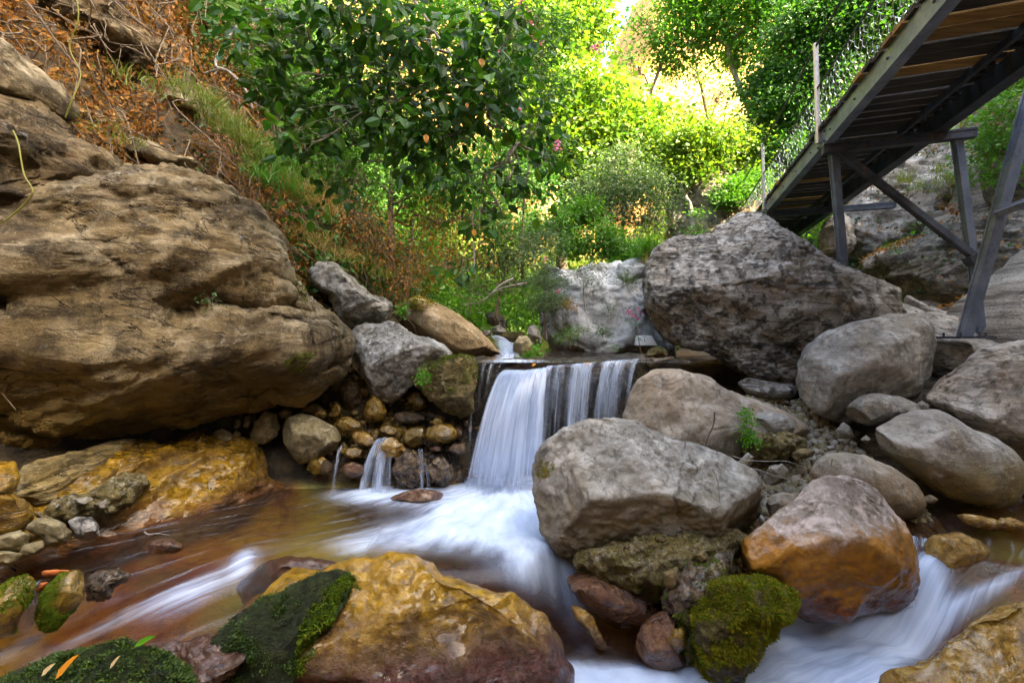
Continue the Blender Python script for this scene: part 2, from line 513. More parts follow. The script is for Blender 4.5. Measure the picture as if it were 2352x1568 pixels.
# ------------------------------------------------------------------ rock builder
def blob(px, py, cx, cy, rx, ry, ang=0, p=2.0):
    a = math.radians(ang); dx, dy = px - cx, py - cy
    u = (dx * math.cos(a) + dy * math.sin(a)) / rx; v = (-dx * math.sin(a) + dy * math.cos(a)) / ry
    return np.exp(-(u * u + v * v) ** (p / 2))
def sphere_grid(n):
    lin = np.tan(np.linspace(-math.pi / 4, math.pi / 4, n + 1))
    a, b = np.meshgrid(lin, lin)
    a, b = a.ravel(), b.ravel(); o = np.ones_like(a)
    Vs, Fs = [], []
    i = np.arange(n)[:, None] * (n + 1) + np.arange(n)[None]
    q = np.stack([i, i + 1, i + n + 2, i + n + 1], -1).reshape(-1, 4)
    for k, f in enumerate([(o, a, b), (-o, -a, b), (-a, o, b), (a, -o, b), (a, b, o), (-a, b, -o)]):
        Vs.append(np.stack(f, -1)); Fs.append(q + k * (n + 1) ** 2)
    V = unit(np.vstack(Vs)); Fq = np.vstack(Fs)
    key = np.round(V, 5)
    _, idx, inv = np.unique(key, axis=0, return_index=True, return_inverse=True)
    return V[idx], inv.ravel()[Fq]
_sg = {}
def vnormals(V, Fq):
    n = np.zeros_like(V)
    a, b, c, d = (V[Fq[:, k]] for k in range(4))
    fn = np.cross(c - a, d - b)
    for k in range(4): np.add.at(n, Fq[:, k], fn)
    return unit(n)
def polar(out, c, N=360):
    P = np.asarray(out, float) - np.asarray(c, float)
    P[:, 1] *= -1
    A = P; B = np.roll(P, -1, axis=0)
    th = np.linspace(0, 2 * math.pi, N, endpoint=False)
    d = np.stack([np.cos(th), np.sin(th)], -1)
    e = B - A
    den = d[:, None, 0] * e[None, :, 1] - d[:, None, 1] * e[None, :, 0]
    den = np.where(np.abs(den) < 1e-9, 1e-9, den)
    tt = (A[None, :, 0] * e[None, :, 1] - A[None, :, 1] * e[None, :, 0]) / den
    uu = (A[None, :, 0] * d[:, None, 1] - A[None, :, 1] * d[:, None, 0]) / den
    ok = (tt > 0) & (uu >= -1e-6) & (uu <= 1 + 1e-6)
    r = np.where(ok, tt, 0).max(1)
    r = np.where(r > 0, r, np.median(r))
    k = np.exp(-.5 * (np.arange(-6, 7) / 2.2) ** 2); k /= k.sum()
    return sum(k[j] * np.roll(r, j - 6) for j in range(13))
ROCKS = {}
def rock(name, label, out, Y, D, mat, seed=1, n=36, e=.8, e2=1.0, facets=7, fd=.22, amp=.05, mid=.018, fine=.004, planes=(), group=None, cat="boulder",
         Y2=None, c=None, tilt=0.0, strata=None, key=None, parent=None, kind=None, ridge=.0, dents=(), prof=None, chip=None):
    """a boulder whose outline stands at depth Y (Y..Y2 from its left to its right end) and whose body reaches D before and behind it"""
    out = np.asarray(out, float)
    if c is None:
        A = out; B = np.roll(out, -1, axis=0); cr = A[:, 0] * B[:, 1] - B[:, 0] * A[:, 1]
        ar = cr.sum() / 2
        c = ((A[:, 0] + B[:, 0]) * cr).sum() / (6 * ar), ((A[:, 1] + B[:, 1]) * cr).sum() / (6 * ar)
    if n not in _sg: _sg[n] = sphere_grid(n)
    d, Fq = _sg[n]
    Rr = polar(out, c)
    a = np.arctan2(d[:, 2], d[:, 0]) % (2 * math.pi)
    Rv = np.interp(a, np.linspace(0, 2 * math.pi, 361), np.append(Rr, Rr[0]))
    s = np.hypot(d[:, 0], d[:, 2]); cth = -d[:, 1]
    px = c[0] + Rv * s ** e * np.cos(a); py = c[1] - Rv * s ** e * np.sin(a)
    x0, x1 = out[:, 0].min(), out[:, 0].max()
    Yv = Y if Y2 is None else np.interp(px, [x0, x1], [Y, Y2])
    Yv = Yv + tilt * (c[1] - py) / 100.0                   # top leans away for tilt > 0
    V = np.stack([(px - 1176) / F * Yv, Yv + 0 * px, EYE - (py - 784) / F * Yv], -1)
    Yc = Y if Y2 is None else (Y + Y2) / 2
    cen = U(c[0], c[1], Yc)
    ray = unit(cen - np.array([0, 0, EYE]))
    V = V - ray[None] * (D * np.sign(cth) * np.abs(cth) ** e2)[:, None]
    if prof is not None:                                   # relief of the face towards the stream
        V = V + ray[None] * (prof(px, py) * np.clip(cth * 1.6, 0, 1))[:, None]
    rs = np.random.RandomState(seed)
    L = math.sqrt((np.ptp(out[:, 0]) * np.ptp(out[:, 1]))) / F * Yc
    Cn = V.mean(0)
    pl = []
    k = 0
    while k < facets:
        nn = unit(rs.normal(size=3))
        if -(nn @ ray) < .3: continue
        pl.append((nn, 1 - fd * (.35 + .65 * rs.rand()))); k += 1
    for (nx, ny, nz, f) in planes:
        pl.append((unit(np.array([nx, ny, nz], float)), f))
    for nn, f in pl:
        p = (V - Cn) @ nn
        hcut = p.max() * f
        ex = p - hcut
        soft = .014 * L
        ex = np.where(ex > soft, ex, np.where(ex < -soft, 0, (ex + soft) ** 2 / (4 * soft)))
        V = V - nn[None] * (ex * .92)[:, None]
    N = vnormals(V, Fq)
    P = V / L
    dsp = amp * fbm(P * 1.6, 3, seed) + mid * fbm(P * 5, 4, seed + 3) + ridge * fbm(P * 3.2, 4, seed + 9, ridged=True)
    if strata:
        sn, fr, am = strata
        sn = unit(np.array(sn, float))
        wv = (V @ sn) + .06 * L * fbm(P * 2.0, 3, seed + 4)
        along = V - (V @ sn)[:, None] * sn
        q_ = np.concatenate([along * .8, (wv * fr)[:, None]], 1)[:, [0, 1, 3]]
        dsp = dsp + am * fbm(q_, 4, seed + 6, gain=.6, ridged=True)
    if chip:                                               # broken steps: (frequency, height, levels)
        cf, ch_, lv = chip
        cp = P * cf
        if strata: cp = np.concatenate([along / L * cf * .55, (wv / L * cf * 1.7)[:, None]], 1)[:, [0, 1, 3]] + along[:, 2:3] * 0
        x = (fbm(cp, 3, seed + 14) + .15 * fbm(P * 9, 2, seed + 15)) * lv
        fl_ = np.floor(x); dsp = dsp + ch_ * (fl_ + smooth(.38, .62, x - fl_)) / lv
    V = V + N * (dsp * L)[:, None]
    for (dx, dy, rad, dep) in dents:                       # hollows: pixel place, radius px, depth m
        ppx = 1176 + V[:, 0] / V[:, 1] * F; ppy = 784 - (V[:, 2] - EYE) / V[:, 1] * F
        wgt = np.exp(-((ppx - dx) ** 2 + (ppy - dy) ** 2) / rad ** 2) * (N @ (-ray) > 0)
        V = V + ray[None] * (dep * wgt)[:, None]
    if fine:
        N = vnormals(V, Fq)
        V = V + N * (fine * fbm(V * 22, 3, seed + 8))[:, None]
    o = mesh_obj(name, V, Fq, mat, parent)
    if parent is None: tag(o, label, cat, group, kind)
    ROCKS[key or name] = (o, V, Fq)
    return o

OCH = (.30, .165, .02); RED = (.15, .045, .015); DRK = (.03, .018, .01); OLV = (.12, .1, .02); YEL = (.42, .25, .02)
M_grey = rock_mat("grey_limestone", (.29, .285, .265), (.18, .17, .15), (.40, .39, .365), tint=((.25, .20, .13), .35), blotch=.55, crack=.55, scale=2.0, pale=((.58, .55, .5), .54, .55), stains=[((.22, .155, .06), .42, .3, .8, .55), ((.15, .10, .02), -.02, .1, .5, .9), ((.05, .035, .012), -.22, .05, .15, .9)], grain=55, bump=.55)
M_grey2 = rock_mat("grey_boulder_stone", (.28, .272, .25), (.175, .165, .15), (.38, .37, .345), tint=((.22, .17, .10), .3), blotch=.55, scale=1.6, pale=((.55, .52, .47), .55, .5), stains=[((.24, .165, .03), .42, .2, .6, .75), ((.06, .04, .012), .06, .03, .15, .9)], grain=50, bump=.5, strata=((.2, .5, 0), 5, .18, (.13, .11, .09)))
M_tan = rock_mat("tan_boulder_stone", (.28, .22, .155), (.20, .17, .135), (.36, .32, .27), blotch=.5, scale=1.8, pale=((.52, .47, .4), .55, .5), stains=[((.2, .13, .05), .3, .2, .8, .6), ((.07, .04, .012), .09, .03, .15, .9)], grain=50, bump=.45)
M_schist = rock_mat("rough_schist", (.38, .355, .325), (.25, .23, .20), (.52, .50, .47), seam=.35, scale=1.3, strata=((.5, .9, .4), 4, .22, (.08, .07, .06)), pale=((.50, .48, .45), .53, .8), grain=34, bump=1.2, tint=((.20, .15, .09), .5), blotch=.5, crack=.3)
M_ramp = rock_mat("pale_schist", (.42, .40, .37), (.28, .26, .23), (.53, .51, .48), seam=.35, tint=((.24, .19, .13), .5), scale=1.5, strata=((.25, .4, .5), 5, .3, (.12, .10, .085)), pale=((.6, .58, .54), .55, .5), grain=45, bump=.8)
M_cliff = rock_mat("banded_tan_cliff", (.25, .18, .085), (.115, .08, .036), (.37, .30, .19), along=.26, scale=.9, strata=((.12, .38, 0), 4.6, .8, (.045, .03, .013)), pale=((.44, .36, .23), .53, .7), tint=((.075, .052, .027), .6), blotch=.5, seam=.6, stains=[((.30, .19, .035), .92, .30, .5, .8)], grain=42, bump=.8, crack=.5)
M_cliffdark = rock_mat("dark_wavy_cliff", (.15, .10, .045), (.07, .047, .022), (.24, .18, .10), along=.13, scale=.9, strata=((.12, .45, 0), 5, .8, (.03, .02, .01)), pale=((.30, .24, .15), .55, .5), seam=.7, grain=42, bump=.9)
M_ochre = rock_mat("wet_ochre_rock", coat=.7, seam=.6, c1=(.36, .19, .004), c2=(.19, .10, .005), c3=(.44, .26, .012), rough=.26, scale=2.2, strata=((.2, .5, 0), 6, .35, (.06, .035, .012)), pale=((.38, .33, .22), .56, .6), stains=[((.20, .075, .02), .08, .09, .15, .9)], grain=45, bump=.7, spec=.6, crack=.3)
M_slab = rock_mat("dry_banded_slab", (.30, .22, .085), (.19, .13, .045), (.40, .31, .15), seam=.7, scale=1.5, strata=((.35, .55, 0), 9, .6, (.06, .045, .02)), pale=((.52, .46, .33), .52, .6), stains=[((.26, .16, .03), .25, .15, .4, .8)], grain=45, bump=.8)
M_orange = rock_mat("orange_stained_stone", (.30, .25, .205), (.20, .16, .13), (.44, .37, .33), scale=2.6, blotch=.5, pale=((.60, .49, .43), .5, .75), stains=[((.40, .165, .007), .30, .06, .4, .95), ((.15, .04, .012), -.10, .06, .16, .92)], grain=55, bump=.45, crack=.0)
M_front = rock_mat("wet_ochre_boulder", lichen=0, coat=1.0, c1=(.34, .175, .0005), c2=(.19, .10, .001), c3=(.42, .235, .002), blotch=.35, rough=.3, scale=2.6, pale=((.40, .35, .27), .60, .25), stains=[((.12, .06, .035), -.06, .09, .14, .8), ((.085, .022, .016), -.20, .06, .1, .95)], moss=((.03, .05, .008), .99, .35), grain=35, bump=.7, spec=.65)
M_corner = rock_mat("wet_ochre_corner_stone", lichen=0, coat=1.0, c1=(.34, .185, .012), c2=(.24, .12, .01), c3=(.42, .27, .07), rough=.18, scale=3, pale=((.56, .48, .36), .52, .6), stains=[((.15, .06, .03), -.32, .06, .1, .9)], grain=40, bump=.7, spec=.6)
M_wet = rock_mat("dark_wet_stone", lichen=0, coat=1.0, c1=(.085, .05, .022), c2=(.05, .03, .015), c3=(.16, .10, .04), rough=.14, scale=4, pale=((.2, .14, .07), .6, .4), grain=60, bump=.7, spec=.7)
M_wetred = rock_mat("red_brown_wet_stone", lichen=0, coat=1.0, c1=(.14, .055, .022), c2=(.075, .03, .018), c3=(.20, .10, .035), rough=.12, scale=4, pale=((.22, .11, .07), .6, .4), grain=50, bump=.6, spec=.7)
M_cob = rock_mat("wet_ochre_cobble", lichen=0, coat=1.0, c1=(.19, .11, .010), c2=(.10, .065, .01), c3=(.26, .155, .02), rough=.14, scale=6, pale=((.28, .24, .12), .58, .4), moss=((.05, .085, .008), .95, .28), grain=70, bump=.4, spec=.65)
M_dry = rock_mat("dry_yellow_grey_cobble", (.22, .18, .09), (.15, .125, .07), (.30, .255, .155), scale=4, pale=((.5, .45, .35), .55, .5), grain=70, bump=.5)
M_white = rock_mat("pale_angular_stone", (.31, .30, .275), (.16, .15, .125), (.44, .43, .41), scale=2.0, pale=((.62, .61, .59), .53, .7), grain=50, bump=.85, stains=[((.24, .16, .05), .78, .16, .8, .85)])
M_mossb = rock_mat("mossy_brown_stone", (.20, .14, .05), (.12, .09, .03), (.28, .22, .10), scale=3, moss=((.075, .07, .01), .66, .3), grain=45, bump=.9, stains=[((.05, .035, .015), .45, .2, .3, .7)])
M_tanslab = rock_mat("smooth_tan_slab", (.31, .215, .11), (.21, .145, .07), (.38, .29, .17), scale=1.4, strata=((.2, .65, 0), 4, .35, (.16, .11, .06)), pale=((.54, .46, .34), .55, .5), grain=40, bump=.5, moss=((.11, .085, .012), 1.02, .35))
M_greyslab = rock_mat("pale_grey_slab", (.32, .325, .325), (.22, .225, .225), (.40, .405, .405), scale=.9, pale=((.56, .56, .55), .55, .5), grain=28, bump=.5, crack=.7)
M_cong = rock_mat("yellow_conglomerate", (.27, .21, .07), (.18, .14, .045), (.40, .34, .20), scale=7, blotch=.35, pale=((.48, .45, .37), .54, .85), stains=[((.13, .09, .008), -.05, .12, .5, .85)], moss=((.06, .08, .008), .86, .2), grain=40, bump=1.0)
M_darkcliff = rock_mat("dark_ledge_stone", (.17, .145, .11), (.09, .08, .065), (.27, .25, .22), scale=1.4, strata=((.15, -.25, 0), 6, .7, (.035, .03, .024)), pale=((.33, .29, .2), .58, .6), grain=30, bump=.9)
M_mossrock = rock_mat("moss_covered_stone", (.16, .13, .03), (.09, .075, .02), (.22, .19, .06), scale=5, grain=90, bump=1.0, rough=.6, stains=[((.04, .025, .012), -.38, .06, .1, .8)])
M_mossdark = rock_mat("dark_moss_stone", (.028, .04, .012), (.018, .028, .012), (.05, .06, .012), scale=5, grain=90, bump=1.0, rough=.45)
M_fallcol = rock_mat("ochre_streaked_dark_cliff", (.16, .14, .11), (.07, .07, .065), (.24, .2, .14), scale=.9, strata=((1.4, .1, 0), 2.2, .7, (.03, .03, .03)), pale=((.42, .26, .09), .54, .8), grain=22, bump=.9)

B = rock
# --- left cliff
def cliff_prof(px, py):
    y = py + .10 * (px - 300) * (py > 760) + 8 * np.sin(px / 60.0) + 5 * np.sin(px / 23.0)
    p = np.interp(y, [430, 520, 600, 680, 700, 709, 722, 790, 850, 900, 960, 1040], [.05, 0, -.06, -.03, .0, .13, .0, -.22, -.14, .12, .22, .28])
    fade = smooth(720, 600, px)
    def crack(pts, wd, dep):
        A = np.array(pts, float); q_ = np.stack([px, py], -1); best = np.full(len(px), 1e9)
        for a, b in zip(A[:-1], A[1:]):
            tt = np.clip(((q_ - a) @ (b - a)) / ((b - a) @ (b - a)), 0, 1)
            best = np.minimum(best, np.hypot(*(q_ - a - tt[:, None] * (b - a)).T))
        return dep * np.exp(-(best / wd) ** 2)
    wob = 1.0
    ck = crack(z3([(-300, 420), (0, 340), (300, 395), (560, 340), (800, 290), (950, 240), (1200, 190), (1400, 90), (1560, 60)]), 9, .11)
    ck = ck + crack([(250, 610), (310, 650), (330, 690)], 6, .05) + crack([(-60, 560), (60, 540), (200, 590), (380, 575), (520, 610), (640, 680)], 7, .06) + crack([(620, 600), (640, 650), (625, 700)], 7, .07) + crack([(180, 800), (420, 780), (600, 740), (700, 745)], 8, .07)
    return ck + p * (.25 + .75 * fade) - .10 * blob(px, py, 560, 620, 120, 90) + .12 * blob(px, py, 735, 760, 22, 90, 25) + .06 * blob(px, py, 420, 560, 260, 40, 12) - .05 * blob(px, py, 120, 600, 160, 60, -10)
B("overhanging_cliff_rock", "huge banded tan cliff rock bulging over the left bank with a straight ledge across it",
  [(-420, 520), (-200, 450), (0, 432), (120, 440), (230, 424), (330, 432), (430, 452), (520, 490), (590, 535), (640, 590), (672, 640), (688, 700), (740, 720), (790, 770), (803, 825), (770, 868), (700, 905), (620, 930), (520, 960), (420, 985), (300, 1005), (150, 1030), (0, 1062), (-200, 1090), (-420, 1000)],
  2.9, .8, M_cliff, Y2=4.75, seed=5, n=110, e=.45, e2=.7, facets=4, fd=.10, amp=.03, mid=.02, fine=.016, strata=((-.35, -.1, .93), 4, .010), chip=(1.6, .05, 4), planes=((.35, -.8, .45, .86), (-.3, -.85, .42, .86)), c=(300, 740), cat="cliff rock", key="cliff", prof=cliff_prof)
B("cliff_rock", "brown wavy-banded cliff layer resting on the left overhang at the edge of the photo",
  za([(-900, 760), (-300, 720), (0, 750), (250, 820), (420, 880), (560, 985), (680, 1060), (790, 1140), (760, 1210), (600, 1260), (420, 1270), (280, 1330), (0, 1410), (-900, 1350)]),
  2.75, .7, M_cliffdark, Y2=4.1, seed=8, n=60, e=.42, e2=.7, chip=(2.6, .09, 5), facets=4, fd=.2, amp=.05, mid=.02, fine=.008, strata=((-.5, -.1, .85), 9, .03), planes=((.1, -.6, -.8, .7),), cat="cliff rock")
B("cliff_rock", "smooth tan rock slab sloping down under dry leaves at the far left",
  za([(-900, 100), (-300, 200), (0, 285), (110, 380), (260, 480), (400, 600), (490, 700), (470, 770), (350, 760), (200, 700), (0, 610), (-900, 500)]),
  2.9, .6, M_cliff, Y2=4.0, seed=9, n=48, e=.5, e2=.7, chip=(2.6, .08, 5), facets=4, amp=.05, fine=.006, strata=((-.5, -.1, .85), 8, .02), cat="cliff rock")
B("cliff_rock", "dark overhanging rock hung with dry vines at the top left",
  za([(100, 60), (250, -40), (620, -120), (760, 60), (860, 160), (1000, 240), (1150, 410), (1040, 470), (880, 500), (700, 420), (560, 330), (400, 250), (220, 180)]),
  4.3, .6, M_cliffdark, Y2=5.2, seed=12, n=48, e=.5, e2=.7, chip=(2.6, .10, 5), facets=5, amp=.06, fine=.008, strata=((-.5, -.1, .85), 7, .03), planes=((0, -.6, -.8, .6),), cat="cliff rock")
B("cliff_rock", "long narrow rock ledge running down the hillside beside the dark overhang",
  za([(560, 0), (700, 20), (850, 20), (960, 160), (1060, 290), (1170, 420), (1080, 400), (960, 260), (800, 130), (640, 60)]),
  4.9, .3, M_tanslab, Y2=5.5, seed=14, n=28, facets=4, amp=.06, cat="cliff rock")
B("rock_slab", "brown rock slab poking out of the dry leaves halfway up the left hillside",
  za([(800, 960), (860, 890), (1000, 930), (1120, 1010), (1300, 1070), (1330, 1110), (1150, 1110), (960, 1040)]),
  4.55, .3, M_cliff, seed=15, n=28, facets=5, amp=.06, strata=((-.5, -.1, .85), 9, .03), cat="rock")
B("rock_slab", "shadowed rock step under the green vines above the dry leaf slope",
  za([(1030, 620), (1100, 560), (1250, 570), (1340, 640), (1330, 740), (1200, 720), (1080, 690)]),
  5.0, .3, M_cliff, seed=16, n=28, facets=5, amp=.06, cat="rock")
# --- lower left bank
B("bank_rock", "wet golden ochre rock face sloping into the pool below the left cliff",
  z6([(480, 300), (700, 160), (860, 100), (1200, 80), (1420, 100), (1500, 150), (1570, 200), (1640, 330), (1720, 430), (1640, 480), (1500, 560), (1340, 600), (1200, 640), (1000, 660), (800, 720), (640, 830), (420, 900), (150, 920), (-100, 980), (-300, 900), (-300, 700), (100, 560)]),
  2.75, .42, M_ochre, Y2=4.25, seed=17, n=70, e=.55, e2=.8, facets=5, fd=.14, amp=.05, mid=.025, fine=.01, chip=(3, .05, 5), strata=((-.5, -.2, .8), 9, .018), tilt=.12, c=(320, 1210), cat="rock", key="bank", planes=((.15, -.6, .78, .72),))
B("rock_slab", "pale tilted banded slab between the cliff overhang and the golden rock",
  z6([(20, 440), (70, 380), (130, 290), (250, 250), (450, 180), (650, 130), (800, 110), (845, 130), (830, 220), (740, 330), (600, 400), (440, 470), (230, 520), (180, 470), (60, 470)]),
  2.92, .2, M_slab, Y2=3.75, seed=19, n=44, e=.75, facets=4, amp=.04, fine=.006, strata=((-.35, -.2, .9), 14, .025), tilt=.1, cat="rock", key="paleslab")
B("rock_slab", "dark shaded rock at the left edge below the overhang",
  z6([(-500, 200), (0, 230), (140, 250), (130, 330), (60, 450), (180, 480), (220, 560), (120, 640), (0, 680), (-500, 700)]),
  2.75, .3, M_ochre, seed=20, n=32, amp=.06, cat="rock")
B("bank_rubble", "lump of cemented yellow rubble and stones on the left bank",
  z6([(330, 520), (430, 450), (560, 440), (660, 360), (770, 320), (860, 370), (830, 480), (760, 520), (640, 560), (620, 640), (480, 620), (350, 600)]),
  2.98, .17, M_cong, Y2=3.4, seed=22, n=44, amp=.12, mid=.06, fine=.02, facets=3, cat="rock")
for pts, Yd, mt, lab, sd in [
    ([(-60, 720), (30, 680), (120, 650), (175, 690), (170, 740), (110, 780), (40, 770), (-60, 780)], 2.62, M_dry, "flat pale yellow stone at the left edge of the bank", 31),
    ([(150, 640), (220, 590), (330, 590), (400, 620), (432, 660), (425, 710), (350, 750), (290, 745), (260, 690), (200, 670)], 2.72, M_dry, "largest smooth yellow-grey stone on the left bank above the water", 32),
    ([(405, 600), (450, 575), (540, 580), (590, 620), (580, 690), (520, 718), (460, 700), (430, 650)], 2.8, M_schist, "dark grey stone with a flat broken face beside the smooth yellow one", 33),
    ([(110, 790), (150, 740), (200, 730), (255, 720), (260, 760), (210, 795), (150, 810)], 2.62, M_dry, "small wedge of stone packed under the smooth yellow one", 34),
    ([(-50, 780), (60, 780), (150, 800), (140, 830), (60, 860), (-50, 870)], 2.58, M_dry, "cracked low stone at the foot of the left edge pile", 35),
    ([(210, 560), (230, 545), (300, 580), (370, 600), (330, 610), (240, 600)], 2.83, M_slab, "pointed pale flake lying on the smooth yellow stone", 36),
    ([(440, 470), (540, 455), (560, 475), (500, 500), (450, 500)], 2.92, M_grey, "little bluish grey stone set in the rubble bank", 37),
    ([(560, 500), (640, 470), (645, 520), (600, 535)], 3.0, M_grey, "little pale grey stone beside the bluish one in the rubble", 38),
    ([(325, 520), (345, 490), (362, 510), (345, 530)], 2.9, M_grey, "tiniest grey pebble in the rubble bank", 39),
]:
    B("stone", lab, z6(pts), Yd, .13, mt, seed=sd, n=24, amp=.05, mid=.02, facets=6, group="stones on the left bank", cat="stone", fine=.003)
B("mossy_stone", "small ochre stone with bright green moss beside the left chute", z6([(235, 1170), (240, 1060), (300, 980), (360, 920), (480, 895), (505, 940), (500, 1060), (460, 1100), (390, 1170), (330, 1240), (250, 1250)]),
  2.28, .16, M_cob, seed=41, n=30, facets=5, key="moss_a", cat="stone")
B("mossy_stone", "rounded moss-topped stone cut by the left edge beside the chute", z6([(-120, 1060), (-20, 1010), (90, 930), (200, 910), (225, 950), (180, 1050), (120, 1160), (70, 1280), (0, 1310), (-120, 1310)]),
  2.22, .2, M_cob, seed=42, n=30, facets=4, key="moss_b", cat="stone")
B("stone", "orange brick-like stone lying on the mossy stone", z6([(245, 905), (260, 895), (400, 890), (420, 900), (400, 918), (300, 930), (250, 930)]), 2.34, .06, plain_mat("orange_brick", (.45, .13, .03), (.36, .09, .02), .8, scale=40), seed=43, n=16, facets=3, amp=.02, e=.5, cat="stone")
B("stone", "second smaller orange fragment wedged between the mossy stones", z6([(212, 1020), (240, 970), (290, 960), (270, 1000), (225, 1030)]), 2.26, .04, bpy.data.materials["orange_brick"], seed=44, n=14, facets=3, amp=.02, cat="stone")
B("stone", "dark shiny wet stones clump at the edge of the left chute", z6([(515, 1010), (540, 950), (640, 900), (740, 880), (790, 910), (740, 960), (660, 990), (650, 1060), (590, 1090), (530, 1070)]), 2.42, .12, M_wet, seed=45, n=30, amp=.14, mid=.08, cat="stone")
B("stone", "flat red-brown stone breaking the pool surface under the twig", z6([(830, 790), (850, 750), (920, 715), (1010, 705), (1070, 735), (1100, 760), (1040, 790), (930, 805)]), 2.98, .12, M_wetred, seed=46, n=24, facets=4, cat="stone")
B("stone", "broad pinkish slab just under the water upstream of the ochre boulder", z3([(1080, 1125), (1140, 1070), (1230, 1005), (1330, 985), (1450, 1000), (1650, 1050), (1600, 1100), (1400, 1140), (1200, 1220), (1130, 1210)]), 2.80, .2, rock_mat("pink_slab", (.065, .027, .015), (.03, .014, .009), (.10, .05, .028), coat=.9, lichen=0, rough=.2, scale=5, bump=.4), seed=47, n=28, facets=3, key="pink", cat="rock")
# --- foreground
B("ochre_boulder", "broad wet ochre boulder in the foreground with dark moss on its left flank",
  [(440, 1600), (500, 1480), (550, 1410), (630, 1345), (720, 1318), (790, 1308), (830, 1300), (880, 1288), (940, 1297), (1000, 1320), (1090, 1338), (1180, 1362), (1250, 1405), (1290, 1470), (1315, 1540), (1310, 1640), (1000, 1720), (600, 1700)],
  2.5, .5, M_front, seed=51, n=72, e=.75, facets=4, fd=.16, amp=.06, mid=.03, fine=.008, planes=((-.1, -.55, .83, .74), (0.1, -.9, .35, .8)), cat="boulder", key="front")
B("moss_rock", "low dome covered in dark green moss at the bottom left with fallen leaves on it",
  z6([(-150, 1640), (0, 1560), (160, 1470), (330, 1390), (560, 1320), (720, 1285), (800, 1300), (860, 1350), (960, 1400), (1060, 1440), (1130, 1500), (1150, 1600), (1100, 1800), (0, 1900), (-150, 1800)]),
  1.95, .32, M_mossdark, seed=52, n=44, facets=2, fd=.1, amp=.05, mid=.02, fine=.006, key="mossdome", planes=((-.1, -.6, .8, .7),), cat="rock")
B("rock_slab", "submerged reddish slab between the moss dome and the ochre boulder", z6([(640, 1470), (780, 1400), (970, 1345), (1130, 1300), (1330, 1250), (1500, 1210), (1600, 1270), (1500, 1430), (1350, 1560), (1150, 1760), (900, 1760), (700, 1560)]), 2.14, .22, bpy.data.materials["pink_slab"], seed=53, n=40, facets=3, planes=((-.1, -.55, .83, .5),), mid=.04, fine=.008, key="redslab", cat="rock")
B("moss_flank", None,
  [(430, 1560), (490, 1480), (570, 1405), (660, 1345), (770, 1310), (850, 1312), (835, 1365), (775, 1415), (725, 1480), (700, 1560), (640, 1680), (480, 1680)],
  2.30, .30, M_mossdark, seed=56, n=44, e=.7, facets=3, amp=.07, mid=.04, fine=.008, parent=ROCKS["front"][0], key="flank")
B("corner_boulder", "wet yellow-ochre boulder cut by the bottom right corner",
  z4([(1640, 1660), (1720, 1560), (1850, 1480), (1990, 1400), (2060, 1330), (2100, 1270), (2160, 1222), (2260, 1190), (2360, 1170), (2500, 1180), (2700, 1300), (2700, 1800), (1900, 1850)]),
  2.12, .4, M_corner, seed=54, n=52, facets=6, amp=.06, mid=.03, fine=.007, cat="boulder", planes=((-.3, -.6, .7, .72),))
B("main_boulder", "large smooth grey boulder right of the waterfall foot, the biggest in the stream bed",
  z4([(105, 620), (108, 560), (125, 510), (205, 445), (250, 385), (310, 355), (380, 342), (500, 356), (620, 385), (700, 418), (870, 495), (1010, 562), (1110, 622), (1160, 690), (1180, 790), (1140, 850), (1060, 880), (960, 900), (860, 940), (700, 1010), (600, 1080), (500, 1110), (420, 1090), (290, 1035), (190, 940), (160, 840), (130, 720)]),
  3.15, .62, M_grey, seed=61, n=96, e=.68, facets=6, fd=.14, chip=(2.2, .022, 5), amp=.04, mid=.02, fine=.009, c=z4([(600, 720)])[0],
  planes=((-.25, -.75, .62, .80), (.35, -.6, .72, .80), (-.1, -.85, -.5, .70), (-.8, -.5, .1, .84)), key="main",
  dents=((*z4([(420, 640)])[0], 40, .05), (*z4([(560, 760)])[0], 60, .05), (*z4([(300, 500)])[0], 40, .03)))
B("conglomerate_base", None,
  z4([(290, 1010), (420, 930), (640, 850), (800, 850), (920, 870), (1050, 870), (1090, 900), (1000, 985), (985, 1080), (930, 1150), (860, 1180), (800, 1250), (700, 1190), (560, 1155), (420, 1095), (300, 1045)]),
  2.9, .42, M_cong, seed=62, n=56, e=.75, facets=4, amp=.08, mid=.06, fine=.016, parent=ROCKS["main"][0], key="cong", planes=((0, -.7, -.7, .7),))
B("orange_boulder", "grey-topped boulder stained bright orange below, at the right of the foreground",
  z4([(1012, 1000), (1060, 900), (1160, 828), (1290, 722), (1345, 655), (1440, 615), (1565, 622), (1660, 680), (1740, 760), (1800, 860), (1850, 960), (1866, 1080), (1855, 1180), (1750, 1230), (1500, 1260), (1330, 1240), (1240, 1150), (1190, 1090), (1080, 1075), (1020, 1050)]),
  2.75, .45, M_orange, seed=63, n=76, e=.68, facets=6, fd=.16, chip=(2.4, .03, 5), amp=.035, mid=.014, fine=.005, planes=((-.2, -.6, .75, .74), (.5, -.7, .45, .76), (0, -.93, -.25, .78)), key="orange")
B("moss_boulder", "round boulder furred with green and gold moss between the two foreground boulders",
  z4([(850, 1180), (900, 1130), (980, 1085), (1060, 1062), (1190, 1070), (1240, 1120), (1310, 1190), (1310, 1240), (1250, 1310), (1190, 1400), (1120, 1510), (1040, 1570), (950, 1560), (870, 1480), (830, 1320)]),
  2.42, .3, M_mossrock, seed=64, n=52, facets=6, fd=.25, amp=.08, mid=.05, fine=.014, key="mossball")
